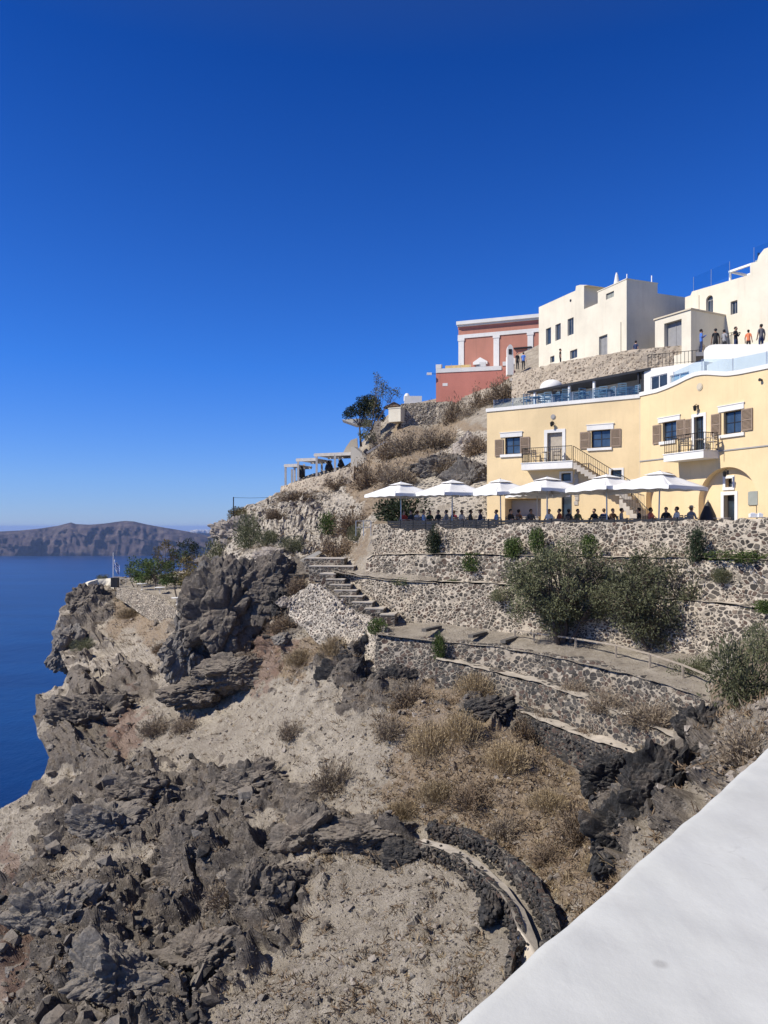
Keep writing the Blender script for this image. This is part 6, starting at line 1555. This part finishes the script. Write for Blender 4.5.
q=MB(); u=Vector((.86,-.5,0)); v=Vector((.5,.86,0)); c=pt(394.5,415,83); q.obox(c+v*1.0,u*.75,v*1.0,Vector((0,0,.72))); q.obox(c+v*1.0+Vector((0,0,.77)),u*.8,v*1.05,Vector((0,0,.05))); o=q.build('garden_block',M['cream']); recentre(o,c); tag(o,'beige cube-shaped hut block sitting on the rocks below the thatched parasol','hut')
g=pt(394,413,86); t=thing('thatch_parasol','brown thatched parasol behind the beige cube-shaped block','parasol',g); q=MB(); q.lathe((0,0,0),[(1.2,.55),(1.15,.66),(.6,.95),(.1,1.22),(0,1.25)],16); q.build('roof',M['thatch'],t); q=MB(); q.tube([(0,0,-1.6),(0,0,.9)],.06,6); q.build('pole',M['wood'],t)
t=thing('white_shrine','small whitewashed shrine with a rounded knob on top of the dark rubble wall','shrine',pt(413,403,84.2)); q=MB(); c=pt(413,399.5,84.2); q.box(c.x-.95,c.x+.95,c.y-.4,c.y+.4,c.z-.5,c.z+.32); q.build('body',M['white'],t,world=True); q=MB(); c=pt(407,395.5,84.2); q.lathe((c.x,c.y,c.z-.6),[(.36,0),(.34,.5),(.2,.78),(0,.86)],14); q.build('knob',M['white'],t,world=True,smooth=True)
slab('terrace_slab','thin whitish terrace slab projecting from the crest under the dark pine','terrace slab',[(342,419.5),(359,418.5),(372,420),(372,424),(356,424.5)],87,2.5,M['white'])
slab('garden_wall','yellowish plastered bank wall on the skyline beside the pergola','wall',[(342,455),(346,447),(351,440),(357,438),(358,452),(352,456)],85.5,1.6,M['beige'])
slab('garden_wall','crumbled pale stair wall beneath the skyline pine','wall',[(369,446),(375,421),(381,420),(380,440),(374,450)],84,1.0,M['rubble_tan'])
slab('drain_pipe','dark sloping drain pipe running down the rocks below the skyline trees','pipe',[(366,452),(386,440),(386.6,441.6),(367,454)],80.5,.25,M['grey'])
slab('drain_pipe','dark sloping wall edge between the brown bushes below the salmon mansion','kerb',[(466,428),(478,413),(479.4,413.8),(468,430)],78,.3,M['riser'])
# floodlight on the salmon mansion corner
t=thing('floodlight','small white floodlight on an arm at the outer corner of the salmon mansion','floodlight',pt(429.5,374.5,88.3)); q=MB(); c=pt(429.5,373.8,88.3); q.box(c.x-.3,c.x+.25,c.y-.12,c.y+.12,c.z-.13,c.z+.13); q.build('lamp_head',M['whitepaint'],t,world=True); q=MB(); q.tube([c+Vector((.2,0,0)),pt(436.6,374,88.6)],.025,6); q.build('arm',M['iron'],t,world=True)
# poles and wire on the crest
t=thing('wire_pole','thin dark pole with a wire on the skyline above the sea','pole',pt(233.5,517,71)); q=MB(); q.tube([pt(233.5,519,71),pt(233.5,497,71)],.05,6); q.build('pole',M['iron'],t,world=True); q=MB(); q.tube([pt(233.5,497.6,71),pt(250,498,73),pt(268,497.6,75)],.015,4); q.build('wire',M['iron'],t,world=True)
t=thing('stub_post','short dark post with a wire end on the skyline below the pergola','post',pt(268,506,75)); q=MB(); q.tube([pt(268,506,75),pt(268,499,75)],[.1,.08],6); q.tube([pt(268,499,75),pt(268,497.4,75)],[.04,.03],6); q.build('post',M['dark'],t,world=True)
# flagpole and flag on the lookout
t=thing('flagpole','white flagpole on a dark pedestal at the tip of the lookout','flagpole',pt(113.3,586,105)); q=MB(); q.tube([pt(113.3,584,105),pt(113.3,552.5,105)],[.07,.045],8); q.build('pole',M['whitepaint'],t,world=True)
q=MB(); c=pt(115,582,104.8); q.box(c.x-.45,c.x+.45,c.y-.4,c.y+.4,c.z-.7,c.z+.6); q.build('pedestal',M['dark'],t,world=True)
def m_flag():
    t=NT('blue_white_flag'); c=t.coord('UV'); sx=t.n('ShaderNodeSeparateXYZ'); t.l(c,sx.inputs[0]); u,v=sx.outputs[0],sx.outputs[1]
    st=t.math('GREATER_THAN',t.math('FRACT',t.math('MULTIPLY',v,4.5)),.5)                     # nine stripes, blue first
    col=t.mix(st,(.75,.76,.78),(.02,.11,.42))
    inc=t.math('MULTIPLY',t.math('LESS_THAN',u,.37),t.math('GREATER_THAN',v,4/9))
    cr=t.math('MAXIMUM',t.math('LESS_THAN',t.math('ABSOLUTE',t.math('SUBTRACT',u,.185)),.037),t.math('LESS_THAN',t.math('ABSOLUTE',t.math('SUBTRACT',v,.722)),.056))
    col=t.mix(inc,col,t.mix(cr,(.02,.11,.42),(.75,.76,.78)))
    return t.out(col,.85)
me=bpy.data.meshes.new('flag'); vs=[]; fs=[]; uv=[]; nu,nv=20,12
for i in range(nu+1):
    for j in range(nv+1):
        u,v=i/nu,j/nv; a=u*1.05                                    # hangs half limp
        vs.append((a*.75+.05*math.sin(v*5+u*4),.16*math.sin(u*9+v*2)*u**.5,v*1.35-u*1.15-.12*math.sin(u*3)))
for i in range(nu):
    for j in range(nv): fs.append((i*(nv+1)+j,(i+1)*(nv+1)+j,(i+1)*(nv+1)+j+1,i*(nv+1)+j+1)); uv += [(i/nu,j/nv),((i+1)/nu,j/nv),((i+1)/nu,(j+1)/nv),(i/nu,(j+1)/nv)]
me.from_pydata(vs,[],fs); l=me.uv_layers.new(name='UVMap')
for k,(a,b) in enumerate(uv): l.data[k].uv=(a,b)
me.materials.append(m_flag()); me.polygons.foreach_set('use_smooth',[True]*len(fs)); fo=bpy.data.objects.new('flag',me); COL.objects.link(fo); fo.location=pt(113.8,567.5,105); tag(fo,'blue and white striped flag with a white cross hanging limp from the lookout pole','flag')
# tables and a white bench on the lookout
for px,py,Y,lab in ((142,590,99.5,'white garden table on the lookout, next to the smallest tree'),(160,594,96,'white garden table on the lookout, in front of the bushy tree'),(177,605,88,'white garden table near the dark outcrop')):
    t=thing('garden_table',lab,'table',pt(px,py,Y),0,'white tables on the lookout'); table_parts(t,M['whitepaint'],M['whitepaint'],.65,.85)
# fence behind the tables
t=thing('lookout_railing','thin grey railing behind the flagpole on the lookout','railing',pt(126,586,107)); q=MB()
for px in (120,126,132,138): q=MB(); a=pt(px,578.5,107); q.tube([a,a-Vector((0,0,1.1))],.04,5); q.build('post',M['beam'],t,world=True)
q=MB(); q.tube([pt(120,578.5,107),pt(138,578.5,107)],.035,5); q.build('rail',M['beam'],t,world=True)
# white plaster chunk and rails near the steps
boulder('boulder','large white plaster chunk lying below the crumbling rubble wall',317,636,46.5,14,20,M['pumice'],51,'rock',4,.6)
boulder('boulder','pale flat stone block beside the big dark outcrop, above the steps',284,602,49,16,12,M['pumice'],52,'rock',4,.7)
slab('stone_ramp','pale sloping stone slab beside the wide top steps','ramp',[(300,560),(318,551),(321,553),(304,563)],52,1.2,M['cream'])

# balcony furniture
for fr,d,zz,lst in ((LF,.55,zbal,((536,'on the first balcony, at its outer end'),(557,'on the first balcony, before the grey door'))),(RF,.55,zt2,((686,'on the second balcony, beside the shutter'),(712,'on the second balcony, past the open door')))):
    for px,pl in lst:
        o=copy_tree(CH); g=fr.P(fr.s(px,d),zz+.004,d); o.location=g; o.rotation_euler=(0,0,fr.rz+(1.2 if px in(536,686) else -1.3)); tag(o,'dark wooden armchair '+pl,'chair','chairs on the balconies')
for fr,d,zz,px,pl in ((LF,.5,zbal,546,'on the first balcony'),(RF,.5,zt2,699.5,'on the second balcony')):
    o=copy_tree(TB); g=fr.P(fr.s(px,d),zz+.004,d); o.location=g; o.scale=(.7,.7,.95); tag(o,'small dark table between two armchairs '+pl,'table','tables on the balconies')
